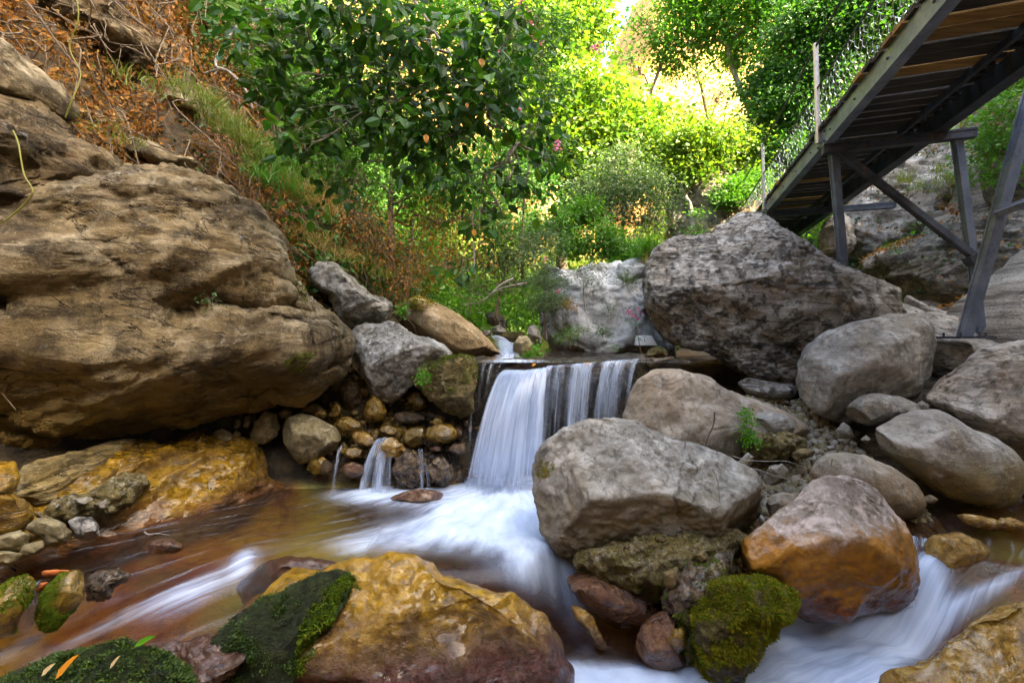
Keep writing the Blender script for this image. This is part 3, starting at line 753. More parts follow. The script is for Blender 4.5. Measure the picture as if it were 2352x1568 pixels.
B("rock", "dark wet mossy stone wedged left of the furred moss boulder",
  z4([(700, 1180), (790, 1060), (860, 1010), (960, 960), (1010, 990), (1000, 1080), (900, 1130), (850, 1250), (860, 1440), (800, 1480), (740, 1400), (720, 1280)]),
  2.56, .22, M_wet, seed=65, n=40, amp=.12, mid=.06, fine=.01, key="wedge", cat="rock")
B("rock", "wet brown stone under the overhang of the main grey boulder",
  z4([(252, 1090), (270, 1050), (300, 1035), (400, 1090), (560, 1150), (680, 1190), (700, 1240), (620, 1300), (500, 1320), (400, 1260), (310, 1190)]),
  2.82, .26, M_wetred, seed=66, n=32, facets=4, cat="rock")
B("rock", "purple-brown wet stone standing in the water below the wedged stones",
  z4([(600, 1300), (640, 1250), (720, 1230), (770, 1290), (780, 1400), (800, 1500), (700, 1540), (610, 1480), (560, 1400)]), 2.55, .2, M_wetred, seed=67, n=30, facets=4, cat="rock")
B("rock", "orange-edged wet flake standing on edge in the narrow channel",
  z4([(270, 1210), (320, 1220), (370, 1260), (430, 1380), (440, 1420), (390, 1400), (340, 1330), (280, 1260)]), 2.62, .1, M_corner, seed=68, n=20, cat="rock")
B("stone", "small ochre stone at the foot of the mossy wedge", z4([(715, 1370), (740, 1320), (790, 1310), (800, 1390), (760, 1430)]), 2.42, .09, M_cob, seed=69, n=18, cat="stone")
for pts, lab, sd, mt in [([(690, 1060), (760, 1030), (780, 1090), (740, 1150), (700, 1110)], "pale angular stone cemented into the base of the main boulder", 70, M_white),
                     ([(830, 985), (880, 960), (910, 1000), (870, 1020)], "small white quartz chip near the moss between the boulders", 71, M_white),
                     ([(915, 1025), (960, 1008), (968, 1040), (935, 1075), (915, 1055)], "pinkish chip lying on the wet wedge stone", 72, M_orange)]:
    B("stone", lab, z4(pts), 2.5, .05, mt, seed=sd, n=14, amp=.03, cat="stone", facets=5)
# --- right bank
B("tan_boulder", "smooth tan-grey boulder behind the main one, beside the waterfall's right end",
  z4([(505, 345), (525, 290), (545, 220), (580, 165), (650, 133), (780, 138), (900, 178), (1000, 238), (1060, 275), (1150, 292), (1260, 330), (1350, 365), (1385, 400), (1370, 440), (1250, 450), (1150, 440), (1080, 470), (1055, 530), (980, 600), (850, 640), (700, 620), (560, 500)]),
  4.2, .5, M_tan, seed=73, n=64, e=.68, facets=5, fd=.16, chip=(2.2, .025, 5), amp=.04, mid=.012, fine=.004, c=z4([(800, 370)])[0], key="tan", dents=((*z4([(750, 380)])[0], 22, .06),))
B("stone", "blue-grey stone stuck in the gravel right of the bright green fern", z4([(1090, 345), (1130, 325), (1200, 325), (1270, 350), (1300, 400), (1280, 440), (1180, 440), (1110, 400)]), 3.95, .22, M_grey2, seed=74, n=26, facets=4, cat="stone")
B("gravel_mound", "mound of cemented gravel under the blue-grey stone", z4([(1060, 470), (1130, 420), (1200, 410), (1300, 420), (1360, 450), (1340, 520), (1240, 540), (1120, 540), (1060, 510)]), 3.85, .2, M_cong, seed=75, n=40, amp=.1, mid=.07, fine=.018, cat="rock")
B("big_boulder", "enormous rough grey schist boulder under the footbridge, darker on its overhanging face",
  [(1483, 660), (1492, 610), (1508, 572), (1535, 553), (1590, 546), (1640, 546), (1662, 520), (1705, 500), (1745, 507), (1800, 545), (1850, 572), (1900, 600), (1960, 632), (2030, 668), (2110, 705), (2150, 740), (2100, 790), (2010, 835), (1920, 860), (1850, 880), (1780, 876), (1715, 858), (1690, 836), (1600, 808), (1540, 790), (1502, 750), (1487, 700)],
  5.55, 1.05, M_schist, seed=81, n=90, e=.66, e2=.9, facets=4, fd=.12, amp=.03, mid=.022, fine=.016, chip=(3.0, .035, 5), strata=((.35, -.3, .88), 9, .004), c=(1740, 690), key="big",
  planes=((-.25, -.72, .64, .74), (-.12, -.88, -.45, .68), (.72, -.5, .45, .78)), ridge=.012)
B("sloping_slab", "pale schist slab sloping down to the right from the enormous boulder, carrying the bridge legs",
  [(1880, 600), (1940, 618), (2000, 650), (2060, 688), (2130, 708), (2210, 742), (2320, 772), (2420, 810), (2400, 900), (2200, 900), (2050, 890), (1950, 870), (1900, 780), (1880, 690)],
  5.6, .9, M_ramp, Y2=4.85, seed=82, n=60, e=.62, facets=2, fd=.1, amp=.025, mid=.02, fine=.010, planes=((.2, -.55, .8, .72),), key="ramp", cat="rock", strata=((.3, -.3, .9), 10, .012))
B("stone", "small knobbly stone sitting on the sloping slab behind the bridge leg", z7([(770, 1170), (820, 1150), (900, 1175), (935, 1200), (930, 1240), (850, 1240), (800, 1215)]), 5.7, .2, M_ramp, seed=83, n=24, amp=.1, cat="stone")
B("stone", "low broken stone trailing off the sloping slab", z7([(930, 1240), (980, 1235), (1080, 1290), (1180, 1310), (1250, 1330), (1240, 1370), (1100, 1340), (980, 1290)]), 5.5, .2, M_ramp, seed=84, n=24, amp=.08, cat="stone")
B("round_boulder", "rounded dark-grey boulder in front of the sloping slab",
  [(1832, 885), (1833, 835), (1852, 797), (1900, 763), (1960, 735), (2030, 722), (2090, 724), (2130, 745), (2143, 800), (2140, 860), (2110, 905), (2060, 940), (2000, 965), (1930, 970), (1880, 950), (1845, 918)],
  4.5, .62, M_grey2, seed=85, n=64, e=.68, facets=5, fd=.12, chip=(2.2, .02, 5), amp=.03, mid=.012, fine=.005, key="round", planes=((-.3, -.75, .6, .82), (.1, -.85, -.5, .78)))
B("edge_boulder", "big pale grey boulder cut by the right edge of the photo",
  [(2128, 905), (2148, 872), (2200, 836), (2260, 806), (2320, 788), (2400, 770), (2520, 800), (2560, 920), (2520, 1060), (2400, 1090), (2330, 1060), (2260, 1010), (2200, 965), (2140, 930)],
  4.15, .62, M_ramp, seed=86, n=64, e=.66, facets=5, fd=.14, chip=(2.6, .04, 5), amp=.04, mid=.014, fine=.006, planes=((-.5, -.7, .5, .8),))
B("oval_boulder", "smooth egg-shaped boulder, grey above and yellow below, lying over the right pool",
  z4([(1640, 435), (1660, 382), (1740, 338), (1850, 315), (1960, 320), (2060, 368), (2170, 428), (2290, 492), (2345, 560), (2352, 650), (2315, 735), (2240, 768), (2100, 758), (2000, 722), (1900, 650), (1800, 565), (1690, 500)]),
  3.72, .48, M_grey2, seed=87, n=68, e=.74, facets=4, fd=.1, chip=(2.2, .016, 5), amp=.03, mid=.01, fine=.003, key="oval", planes=((-.3, -.6, .74, .84),))
B("brown_boulder", "low brown rounded boulder behind the orange one, its foot in the right pool",
  z4([(1378, 600), (1400, 555), (1450, 522), (1520, 513), (1620, 527), (1740, 580), (1840, 650), (1902, 740), (1885, 790), (1800, 830), (1650, 830), (1500, 720), (1400, 650)]),
  3.42, .4, M_tan, seed=88, n=48, facets=3, fd=.1, amp=.03, mid=.012, fine=.003)
B("rock", "pointed grey stone propped against the foot of the rounded dark-grey boulder", z4([(1517, 335), (1535, 295), (1590, 255), (1680, 235), (1780, 250), (1860, 290), (1880, 330), (1760, 360), (1640, 390), (1540, 370)]), 4.05, .3, M_grey2, seed=89, n=32, facets=5, cat="rock")
B("rock", "flat stone jammed in the dark gap under the enormous schist boulder", z4([(1036, 192), (1070, 168), (1160, 178), (1240, 195), (1310, 210), (1305, 250), (1190, 278), (1090, 250)]), 4.9, .3, M_schist, seed=90, n=28, facets=5, cat="rock")
B("stone", "small tan stone between the main boulder and the orange one", z4([(1165, 745), (1185, 705), (1240, 693), (1310, 705), (1330, 740), (1260, 810), (1190, 810)]), 3.1, .16, M_tan, seed=91, n=22, facets=4, cat="stone")
for pts, Yd, mt, lab, sd in [
    ([(1840, 290), (1880, 275), (1920, 290), (1920, 320), (1860, 320)], 4.1, M_grey2, "grey stone between the pointed stone and the edge boulder", 92),
    ([(1490, 410), (1520, 370), (1560, 400), (1570, 440), (1500, 450)], 4.0, M_grey2, "grey knob in the gravel left of the pointed stone", 93),
    ([(1150, 620), (1180, 570), (1240, 560), (1270, 590), (1265, 640), (1200, 660), (1160, 655)], 3.45, M_grey, "round grey stone in the gravel under the dry twigs", 94),
    ([(1170, 500), (1185, 455), (1220, 470), (1235, 510), (1200, 525)], 3.8, M_white, "pale pebble pair on top of the gravel mound", 95),
    ([(1030, 560), (1080, 510), (1110, 530), (1090, 580), (1050, 580)], 3.6, M_grey2, "grey pebble against the back of the main boulder", 96),
    ([(1280, 520), (1330, 490), (1390, 500), (1380, 530), (1300, 545)], 3.65, M_white, "flat white stone in the middle of the gravel", 97),
    ([(1600, 450), (1625, 430), (1650, 450), (1630, 475)], 3.85, M_grey, "bluish pebble left of the egg-shaped boulder", 98),
    ([(1440, 480), (1480, 475), (1490, 495), (1450, 505)], 3.8, M_grey, "flat pebble at the head of the gravel", 99),
    ([(1880, 715), (1920, 705), (1960, 725), (1930, 745), (1890, 740)], 3.4, M_tan, "tan pebble at the water's edge under the egg-shaped boulder", 100),
    ([(1380, 340), (1410, 330), (1425, 360), (1400, 400), (1380, 390)], 4.5, M_grey2, "dark stone in the gap behind the tan boulder", 101)]:
    B("stone", lab, z4(pts), Yd, .09, mt, seed=sd, n=18, facets=5, group="stones in the right gravel", cat="stone", amp=.04, fine=.003)
B("rock", "wet orange stone lapped by the small cascade on the right", z4([(1885, 1000), (1880, 930), (1930, 890), (2050, 882), (2150, 910), (2200, 960), (2150, 1040), (2050, 1110), (1980, 1150), (1920, 1130)]), 2.95, .25, M_corner, seed=102, n=32, facets=4, cat="rock", key="casc")
B("rock", "long flat ochre stone awash in the right pool", z4([(1985, 808), (2060, 785), (2150, 800), (2260, 830), (2400, 850), (2420, 890), (2280, 880), (2100, 850)]), 3.2, .12, M_corner, seed=103, n=24, cat="rock")
B("stone", "knobbly wet orange stone on the flat ochre one in the right pool", z4([(2205, 835), (2240, 810), (2310, 815), (2370, 845), (2360, 870), (2250, 860)]), 3.12, .08, M_corner, seed=104, n=20, amp=.1, mid=.06, cat="stone")
# --- rocks round the falls
B("pale_boulder", "angular grey-white boulder left of the waterfall",
  z5([(163, 440), (175, 410), (230, 385), (330, 372), (440, 370), (500, 400), (560, 440), (700, 510), (795, 570), (720, 615), (650, 650), (600, 680), (565, 740), (500, 800), (450, 832), (400, 862), (330, 822), (280, 730), (240, 650), (200, 570)]),
  4.72, .55, M_white, seed=111, n=56, e=.72, facets=9, fd=.26, amp=.04, mid=.03, fine=.009, key="pale", planes=((-.2, -.55, .8, .66), (.2, -.8, -.4, .75)))
B("mossy_boulder", "mossy brown boulder touching the left end of the waterfall lip",
  z5([(578, 750), (582, 700), (605, 660), (700, 608), (850, 576), (930, 585), (945, 660), (935, 800), (925, 900), (890, 955), (800, 920), (700, 862), (620, 812)]),
  4.5, .42, M_mossb, seed=112, n=48, facets=4, amp=.05, mid=.04, fine=.012, key="mossyb")
B("rock_slab", "smooth tan slab with a moss cap sloping towards the upper stream",
  z5([(448, 340), (465, 280), (550, 222), (640, 250), (760, 300), (900, 368), (1000, 455), (1060, 520), (1115, 600), (1000, 640), (800, 600), (600, 470), (480, 390)]),
  5.7, .6, M_tanslab, seed=113, n=48, facets=4, amp=.04, fine=.006, key="tanslab", cat="rock")
B("rock_slab", "pale ridge of rock dropping from the left hillside to the angular boulder",
  z5([(-60, 60), (0, 20), (100, 40), (200, 120), (330, 215), (445, 285), (400, 340), (340, 385), (230, 395), (165, 430), (120, 330), (60, 200), (-40, 140)]),
  5.3, .5, M_white, seed=114, n=44, facets=6, amp=.05, mid=.03, fine=.009, strata=((-.5, 0, .85), 9, .03), cat="rock")
B("rock", "dark mossy rock in the shadow between the cliff and the angular boulder",
  z5([(-80, 250), (30, 270), (120, 330), (165, 450), (200, 600), (230, 760), (120, 900), (0, 780), (-60, 600)]), 5.15, .5, M_mossb, seed=115, n=36, cat="rock")
B("rock_slab", "broad pale grey rock face behind the waterfall lip on the right",
  z5([(1290, 30), (1370, 40), (1500, 55), (1750, 30), (1960, 100), (2000, 200), (2060, 440), (2140, 540), (2100, 650), (1700, 660), (1450, 640), (1380, 570), (1335, 440), (1310, 250)]),
  6.6, .8, M_greyslab, seed=116, n=64, e=.6, facets=7, fd=.3, amp=.05, mid=.03, fine=.012, chip=(2.4, .07, 4), key="greyslab", cat="rock", planes=((0, -.75, .66, .74), (-.8, -.5, .1, .7)))
B("rock", "blocky grey rock on top of the pale rock face", z5([(1770, 60), (1800, 20), (1900, -10), (1990, 30), (1990, 110), (1890, 140), (1800, 130)]), 6.5, .4, M_greyslab, seed=117, n=28, facets=6, cat="rock")
for pts, Yd, mt, lab, sd in [
    ([(1165, 560), (1170, 500), (1200, 455), (1250, 455), (1280, 500), (1275, 560), (1230, 595), (1185, 590)], 5.6, M_dry, "rounded stone beside the upper chute", 118),
    ([(1255, 440), (1260, 400), (1290, 383), (1320, 410), (1335, 470), (1330, 530), (1290, 510)], 5.9, M_grey2, "upright dark grey stone behind the rounded one by the upper chute", 119),
    ([(1035, 440), (1045, 405), (1080, 390), (1120, 420), (1135, 450), (1080, 455)], 6.5, M_grey2, "grey cobble highest up the stream", 120),
    ([(1085, 450), (1130, 430), (1220, 435), (1225, 465), (1170, 495), (1100, 480)], 6.2, M_mossb, "flat mossy stone across the upper stream", 121),
    ([(1000, 320), (1050, 310), (1110, 340), (1140, 410), (1060, 400), (1010, 380)], 6.9, M_darkcliff, "shaded block under the bushes above the upper stream", 122),
    ([(970, 440), (990, 420), (1030, 425), (1030, 455), (990, 460)], 6.4, M_grey2, "small grey cobble at the left of the upper stream", 123),
    ([(1965, 580), (1985, 535), (2040, 520), (2090, 540), (2095, 580), (2030, 600)], 4.85, M_mossb, "mossy stone at the right end of the waterfall lip", 124),
    ([(1955, 625), (1970, 590), (2050, 590), (2130, 580), (2140, 600), (2050, 640), (1990, 660)], 4.7, M_wet, "dark wet stone under the mossy one at the right end of the lip", 125)]:
    B("stone", lab, z5(pts), Yd, .2, mt, seed=sd, n=24, facets=4, group="stones round the upper stream", cat="stone", amp=.05)
# weir face: dark wet rock wall behind the falling water
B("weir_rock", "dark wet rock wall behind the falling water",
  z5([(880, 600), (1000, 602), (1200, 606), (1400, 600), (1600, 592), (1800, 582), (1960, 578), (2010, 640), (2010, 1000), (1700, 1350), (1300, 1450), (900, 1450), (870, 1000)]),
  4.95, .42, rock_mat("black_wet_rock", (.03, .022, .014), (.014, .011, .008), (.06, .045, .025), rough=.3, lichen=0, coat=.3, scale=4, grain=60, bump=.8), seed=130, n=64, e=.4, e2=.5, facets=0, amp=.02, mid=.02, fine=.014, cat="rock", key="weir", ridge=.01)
# cobbles under the small cascade
for pts, Yd, mt, lab, sd in [
    ([(262, 920), (290, 850), (320, 815), (360, 840), (405, 910), (390, 960), (330, 980), (280, 965)], 4.5, M_cob, "pear-shaped ochre cobble below the angular boulder", 131),
    ([(80, 990), (110, 960), (180, 950), (240, 975), (265, 1020), (220, 1045), (130, 1040)], 4.3, M_cob, "orange-yellow wet cobble with moss beside the angular grey stone", 132),
    ([(347, 1020), (370, 1000), (420, 992), (468, 1020), (465, 1055), (400, 1065), (355, 1050)], 4.35, M_cob, "small shiny ochre cobble in the middle above the little cascade", 133),
    ([(495, 1080), (515, 1030), (570, 1002), (625, 1010), (630, 1060), (600, 1120), (550, 1135), (505, 1110)], 4.28, M_cob, "tilted shiny golden cobble right of the little cascade", 134),
    ([(628, 1060), (650, 1010), (710, 990), (790, 990), (830, 1030), (825, 1080), (770, 1105), (690, 1110), (640, 1090)], 4.25, M_cob, "broad golden cobble with a green moss spot near the falls", 135),
    ([(660, 980), (690, 950), (740, 950), (760, 985), (700, 1005)], 4.4, M_cob, "brown cobble peeping over the broad golden one", 136),
    ([(45, 950), (70, 890), (105, 855), (130, 890), (125, 940), (80, 975)], 4.5, M_cob, "pointed olive cobble leaning beside the cliff foot", 137),
    ([(-40, 930), (-20, 905), (20, 900), (42, 930), (25, 955), (-20, 950)], 4.35, M_cob, "small round amber cobble behind the angular grey stone", 138),
    ([(140, 1160), (160, 1130), (220, 1125), (265, 1150), (255, 1190), (190, 1200), (150, 1190)], 4.15, M_cob, "dull brown cobble left of the little cascade", 139),
    ([(120, 1270), (140, 1230), (200, 1215), (265, 1240), (270, 1290), (200, 1315), (140, 1300)], 4.05, M_wetred, "red-brown wet cobble at the foot of the little cascade", 140),
    ([(190, 1060), (210, 1035), (270, 1035), (330, 1070), (330, 1110), (280, 1130), (210, 1100)], 4.2, M_corner, "orange wet cobble at the left lip of the little cascade", 141),
    ([(335, 1150), (345, 1100), (390, 1075), (460, 1075), (505, 1110), (500, 1170), (440, 1200), (380, 1205)], 4.16, M_corner, "lumpy orange stone the little cascade splits over", 142),
    ([(425, 1270), (460, 1190), (540, 1155), (600, 1180), (640, 1240), (640, 1330), (560, 1390), (460, 1380)], 4.12, M_wet, "knobbly dark brown stone right of the little cascade", 143),
    ([(640, 1260), (690, 1190), (750, 1190), (790, 1240), (800, 1320), (740, 1370), (660, 1350)], 4.14, M_wet, "dark brown lump beside the foot of the falls", 144),
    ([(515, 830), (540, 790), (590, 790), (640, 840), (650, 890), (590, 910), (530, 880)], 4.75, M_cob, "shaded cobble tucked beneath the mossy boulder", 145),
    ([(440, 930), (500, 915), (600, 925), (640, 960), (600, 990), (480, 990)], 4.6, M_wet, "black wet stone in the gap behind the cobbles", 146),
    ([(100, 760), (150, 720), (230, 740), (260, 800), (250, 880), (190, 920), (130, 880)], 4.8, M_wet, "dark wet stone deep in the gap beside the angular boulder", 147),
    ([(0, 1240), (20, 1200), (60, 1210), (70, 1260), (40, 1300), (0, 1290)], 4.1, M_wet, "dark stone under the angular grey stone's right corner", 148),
    ([(760, 1150), (800, 1110), (870, 1100), (890, 1150), (840, 1180)], 4.25, M_wet, "dark cobble right beside the edge of the falling water", 149),
    ([(660, 1140), (690, 1120), (730, 1125), (735, 1150), (690, 1160)], 4.25, M_wetred, "little red-brown pebble below the broad golden cobble", 150),
    ([(410, 1440), (500, 1395), (590, 1375), (690, 1380), (755, 1410), (700, 1460), (520, 1480)], 3.85, M_wetred, "flat wet rust-coloured stone awash at the foot of the falls", 151),
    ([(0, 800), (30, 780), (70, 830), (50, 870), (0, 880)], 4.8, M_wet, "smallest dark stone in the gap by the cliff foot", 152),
    ([(800, 1020), (840, 990), (870, 1030), (860, 1090), (820, 1090)], 4.45, M_wetred, "russet stone behind the broad golden cobble", 153)]:
    B("cobble", lab, z5(pts), Yd, .13, mt, seed=sd, n=24, facets=4 if sd not in (143, 144, 142) else 2, group="cobbles round the little cascade", cat="cobble", amp=.05 if sd not in (143, 144, 142) else .14, mid=.02 if sd not in (143, 144) else .09, fine=.003)
B("angular_stone", "sharp-edged grey-yellow stone standing at the edge of the cobbles",
  z3([(1290, 395), (1305, 352), (1380, 322), (1460, 345), (1540, 390), (1582, 432), (1555, 500), (1460, 540), (1375, 568), (1330, 510), (1298, 455)]),
  4.15, .26, M_dry, seed=155, n=36, facets=10, fd=.34, amp=.02, mid=.015, cat="stone", planes=((.1, -.5, .86, .6), (.1, -.9, -.4, .7)))
for pts, Yd, lab, sd in [
    ([(1148, 430), (1170, 370), (1220, 323), (1270, 335), (1292, 385), (1270, 435), (1210, 476), (1160, 466)], 4.25, "upright oval grey-green cobble left of the sharp-edged stone", 156),
    ([(965, 450), (985, 415), (1020, 400), (1060, 415), (1078, 450), (1040, 478), (985, 478)], 4.15, "squat yellowish cobble on the golden rock's top edge", 157),
    ([(1062, 430), (1080, 408), (1105, 420), (1105, 450), (1075, 458)], 4.2, "small cobble next to the squat yellowish one", 158),
    ([(1275, 335), (1300, 310), (1345, 320), (1330, 350), (1290, 352)], 4.4, "pinkish flat cobble above the sharp-edged stone", 159),
    ([(1070, 400), (1080, 360), (1105, 360), (1105, 395), (1085, 408)], 4.3, "first of the tiny stones wedged under the cliff", 160),
    ([(1105, 390), (1120, 345), (1150, 335), (1160, 370), (1140, 405)], 4.35, "tallest of the tiny stones wedged under the cliff", 161),
    ([(1155, 370), (1150, 340), (1170, 330), (1180, 360), (1165, 385)], 4.4, "narrow tiny stone right of the tallest wedged one", 162),
    ([(1215, 290), (1235, 265), (1265, 270), (1265, 300), (1235, 310)], 4.5, "uppermost tiny stone tucked beneath the cliff nose", 163),
    ([(1370, 320), (1400, 290), (1450, 283), (1500, 320), (1500, 352), (1450, 345)], 4.5, "dull olive cobble behind the sharp-edged stone", 164),
    ([(1400, 590), (1420, 545), (1480, 530), (1520, 560), (1510, 600), (1450, 615)], 4.12, "shadowed cobble under the sharp-edged stone", 165)]:
    B("cobble", lab, z3(pts), Yd, .1, M_dry if sd < 164 else M_cob, seed=sd, n=20, facets=4, group="cobbles under the left cliff", cat="cobble", amp=.04, fine=.003)
# --- right hillside rocks
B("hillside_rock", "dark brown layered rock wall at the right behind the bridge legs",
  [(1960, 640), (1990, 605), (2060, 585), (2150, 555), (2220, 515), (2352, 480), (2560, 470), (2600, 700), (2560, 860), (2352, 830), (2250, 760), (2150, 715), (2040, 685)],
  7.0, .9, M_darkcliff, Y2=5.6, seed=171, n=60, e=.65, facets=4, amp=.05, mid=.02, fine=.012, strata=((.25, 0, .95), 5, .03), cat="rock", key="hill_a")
B("hillside_rock", "pale grey rock slope on the hillside beyond the bridge",
  [(1880, 560), (1900, 500), (1960, 440), (2050, 380), (2150, 330), (2260, 300), (2300, 360), (2280, 460), (2200, 540), (2080, 590), (1970, 620)],
  8.2, .6, M_ramp, Y2=7.6, seed=172, n=56, e=.7, facets=7, fd=.3, amp=.06, mid=.04, fine=.016, strata=((.4, 0, .9), 5, .03), cat="rock", key="hill_b")
B("hillside_rock", "dark overhanging rock with ivy at the right edge above the bridge leg",
  [(2240, 300), (2290, 230), (2352, 210), (2500, 180), (2560, 350), (2500, 520), (2352, 470), (2270, 460), (2240, 390)], 6.6, .6, M_darkcliff, seed=173, n=40, amp=.07, fine=.012, cat="rock", key="hill_d")
B("hillside_rock", "thin layered ledge on the right hillside under the dry brown leaves",
  z7([(690, 1080), (800, 1020), (950, 970), (1100, 930), (1260, 900), (1330, 860), (1340, 920), (1200, 960), (1000, 1010), (850, 1060), (730, 1110)]), 7.0, .4, M_ramp, seed=174, n=32, amp=.05, strata=((.25, 0, .95), 8, .03), cat="rock", key="hill_c")
B("hillside_rock", "ochre-streaked dark cliff behind the centre trees",
  [(1510, 560), (1525, 470), (1550, 410), (1600, 380), (1680, 400), (1750, 420), (1800, 470), (1800, 560), (1700, 620), (1560, 610)], 10.5, 1.0, M_fallcol, seed=175, n=48, e=.6, facets=6, amp=.06, mid=.03, ridge=.03, cat="rock")
B("hillside_rock", "grey upright rock beneath the far end of the bridge", z7([(500, 1000), (520, 900), (560, 820), (640, 790), (690, 850), (700, 960), (650, 1050), (560, 1060)]), 7.6, .5, M_ramp, seed=176, n=28, amp=.07, cat="rock")
# ------------------------------------------------------------------ water
def water_z(X, Y):
    yl = np.interp(X, [-4, -2.7, -2.3, -1.35, -.95, .08, .34, 1.0, 1.4, 1.9, 2.3, 2.9, 3.6, 5], [1.6, 1.75, 1.86, 2.3, 2.55, 2.58, 2.98, 3.0, 2.9, 2.98, 2.85, 2.5, 2.1, 1.6])
    wd = np.interp(X, [-1.5, -1, 1, 2, 3.5], [.1, .16, .18, .22, .4])
    z = -.46 * (1 - smooth(yl - wd, yl + wd, Y))
    z = z - .20 * smooth(-.7, -2.4, X) * smooth(3.0, 2.1, Y)
    return z
X, Y, q = grid(-4.2, 4.8, 1.1, 4.56, .028)
Z = water_z(X, Y)
px = 1176 + X / Y * F; py = 784 - (Z - EYE) / Y * F
foam = np.zeros_like(X)
for a in [(1145, 1165, 165, 70, -3, 1.3), (1010, 1225, 260, 46, -6, .5), (1250, 1230, 130, 110, 0, .75), (760, 1262, 220, 26, -8, .42), (1240, 1330, 130, 50, 25, .35), (852, 1140, 105, 22, 0, 1.0),
          (440, 1370, 140, 32, -24, .66), (560, 1300, 26, 40, 30, .6), (200, 1460, 200, 14, -26, .45), (40, 1490, 110, 22, -25, .6), (250, 1380, 60, 30, -30, .25),
          (1150, 1590, 420, 50, 0, .9), (1420, 1575, 220, 40, 5, .8), (1330, 1440, 70, 60, 40, .2), (1330, 1380, 50, 60, 40, .2),
          (1890, 1485, 190, 115, -18, 1.7), (1800, 1580, 260, 60, 0, 1.0), (2130, 1330, 50, 70, 20, .8), (2080, 1420, 110, 70, -30, .7), (2230, 1390, 150, 22, -32, .42), (2120, 1480, 200, 24, -36, .4), (2290, 1340, 120, 14, -25, .3), (1020, 1065, 30, 80, 0, .2)]:
    foam += a[5] * blob(px, py, *a[:5])
foam *= 1 - .9 * blob(px, py, 690, 1290, 95, 42, -12)
p3 = np.stack([X, Y, 0 * X], -1)
left = X < .75
# streamlines: away from the foot of the falls and down-left in the pool, down-left in the right cascade
fx, fy = -.02, 4.25
r_ = np.hypot(X - fx, (Y - fy) * 1.4); th = np.arctan2((Y - fy) * 1.4, X - fx)
flow = np.stack([r_ * 1.2, th * 2.2, 0 * X], -1)
ch = smooth(-.75, -1.3, X)[:, None]
dch = unit(np.array([-.82, -.57]))
fl2 = np.stack([(X * dch[0] + Y * dch[1]) * 1.0, (X * -dch[1] + Y * dch[0]) * 6.5, 0 * X + 3], -1)
flow = np.where((X < -.95)[:, None], fl2, flow)
dr_ = unit(np.array([-.86, -.51]))
bend = X * -dr_[1] + Y * dr_[0] + .12 * np.sin((X * dr_[0] + Y * dr_[1]) * 2)
fl3 = np.stack([(X * dr_[0] + Y * dr_[1]) * .9, bend * 7, 0 * X + 9], -1)
flow = np.where((X > .9)[:, None], fl3, flow)
nz_ = fbm(flow * np.array([1.0, 1.3, 1]), 4, 2)
Z = Z + .012 * nz_ + .05 * np.clip(foam, 0, 1.2) * (.6 + .8 * fbm(p3 * 3, 3, 7)) + .02 * blob(px, py, 640, 1300, 90, 40)

def water_mat():
    t = NT("stream_water")
    at = t.n("ShaderNodeAttribute", {"attribute_name": "foam"}).outputs[2]
    fl = t.n("ShaderNodeAttribute", {"attribute_name": "flow"}).outputs[1]
    P = t.geo.outputs["Position"]
    s1 = t.noise(t.mapping(fl, scale=(1.0, 2.2, 1)), 1.6, 7, .62)
    s2 = t.noise(t.mapping(fl, scale=(.7, 5, 1)), 2.5, 5, .6)
    cl = t.noise(P, 3.5, 4, .55)
    k = t.math('ADD', t.math('MULTIPLY', t.math('SUBTRACT', s1, .5), 1.3), t.math('MULTIPLY', t.math('SUBTRACT', s2, .5), .45))
    k = t.math('ADD', k, t.math('MULTIPLY', t.math('SUBTRACT', cl, .5), .6))
    f = t.math('MULTIPLY', at, t.math('ADD', 1.0, t.math('MULTIPLY', k, 1.15)))
    f = t.math('ADD', f, t.math('MULTIPLY', t.math('MULTIPLY', at, at), .25))
    f = t.n("ShaderNodeMapRange", {"interpolation_type": 'SMOOTHSTEP'}, i0=f, i1=.10, i2=1.3, i3=0.0, i4=.90).outputs[0]
    wisps = t.math('MULTIPLY', t.ramp(s1, .56, .75), .16)
    f = t.math('MAXIMUM', f, wisps)
    bp = t.n("ShaderNodeBump", None, Strength=.35, Distance=.03, Height=t.math('ADD', s1, t.math('MULTIPLY', s2, .4)))
    tint = t.mix(t.ramp(t.noise(P, .9, 3), .42, .6), (.62, .44, .33), (.72, .66, .42))
    tr = t.n("ShaderNodeBsdfTransparent", None, Color=tint)
    body = t.n("ShaderNodeBsdfDiffuse", None, Color=t.mix(s1, (.12, .06, .035), (.24, .16, .12)))
    under = t.n("ShaderNodeMixShader", None, i0=.10, i1=tr.outputs[0], i2=body.outputs[0])
    gl = t.n("ShaderNodeBsdfGlossy", None, Color=(1, 1, 1), Roughness=.16, Normal=bp)
    fr = t.n("ShaderNodeFresnel", None, IOR=1.33, Normal=bp)
    wat = t.n("ShaderNodeMixShader", None, i0=fr.outputs[0], i1=under.outputs[0], i2=gl.outputs[0])
    fd = t.n("ShaderNodeBsdfDiffuse", None, Color=t.mix(t.ramp(s1, .25, .75), (.36, .45, .64), (.60, .70, .86)))
    fo = t.n("ShaderNodeMixShader", None, i0=f, i1=wat.outputs[0], i2=fd.outputs[0])
    return t.done(fo)
M_water = water_mat()
tag(mesh_obj("stream_water", np.stack([X, Y, Z], -1), q, M_water, attrs={"foam": np.clip(foam, 0, 1.4), "flow": flow}), kind="structure")
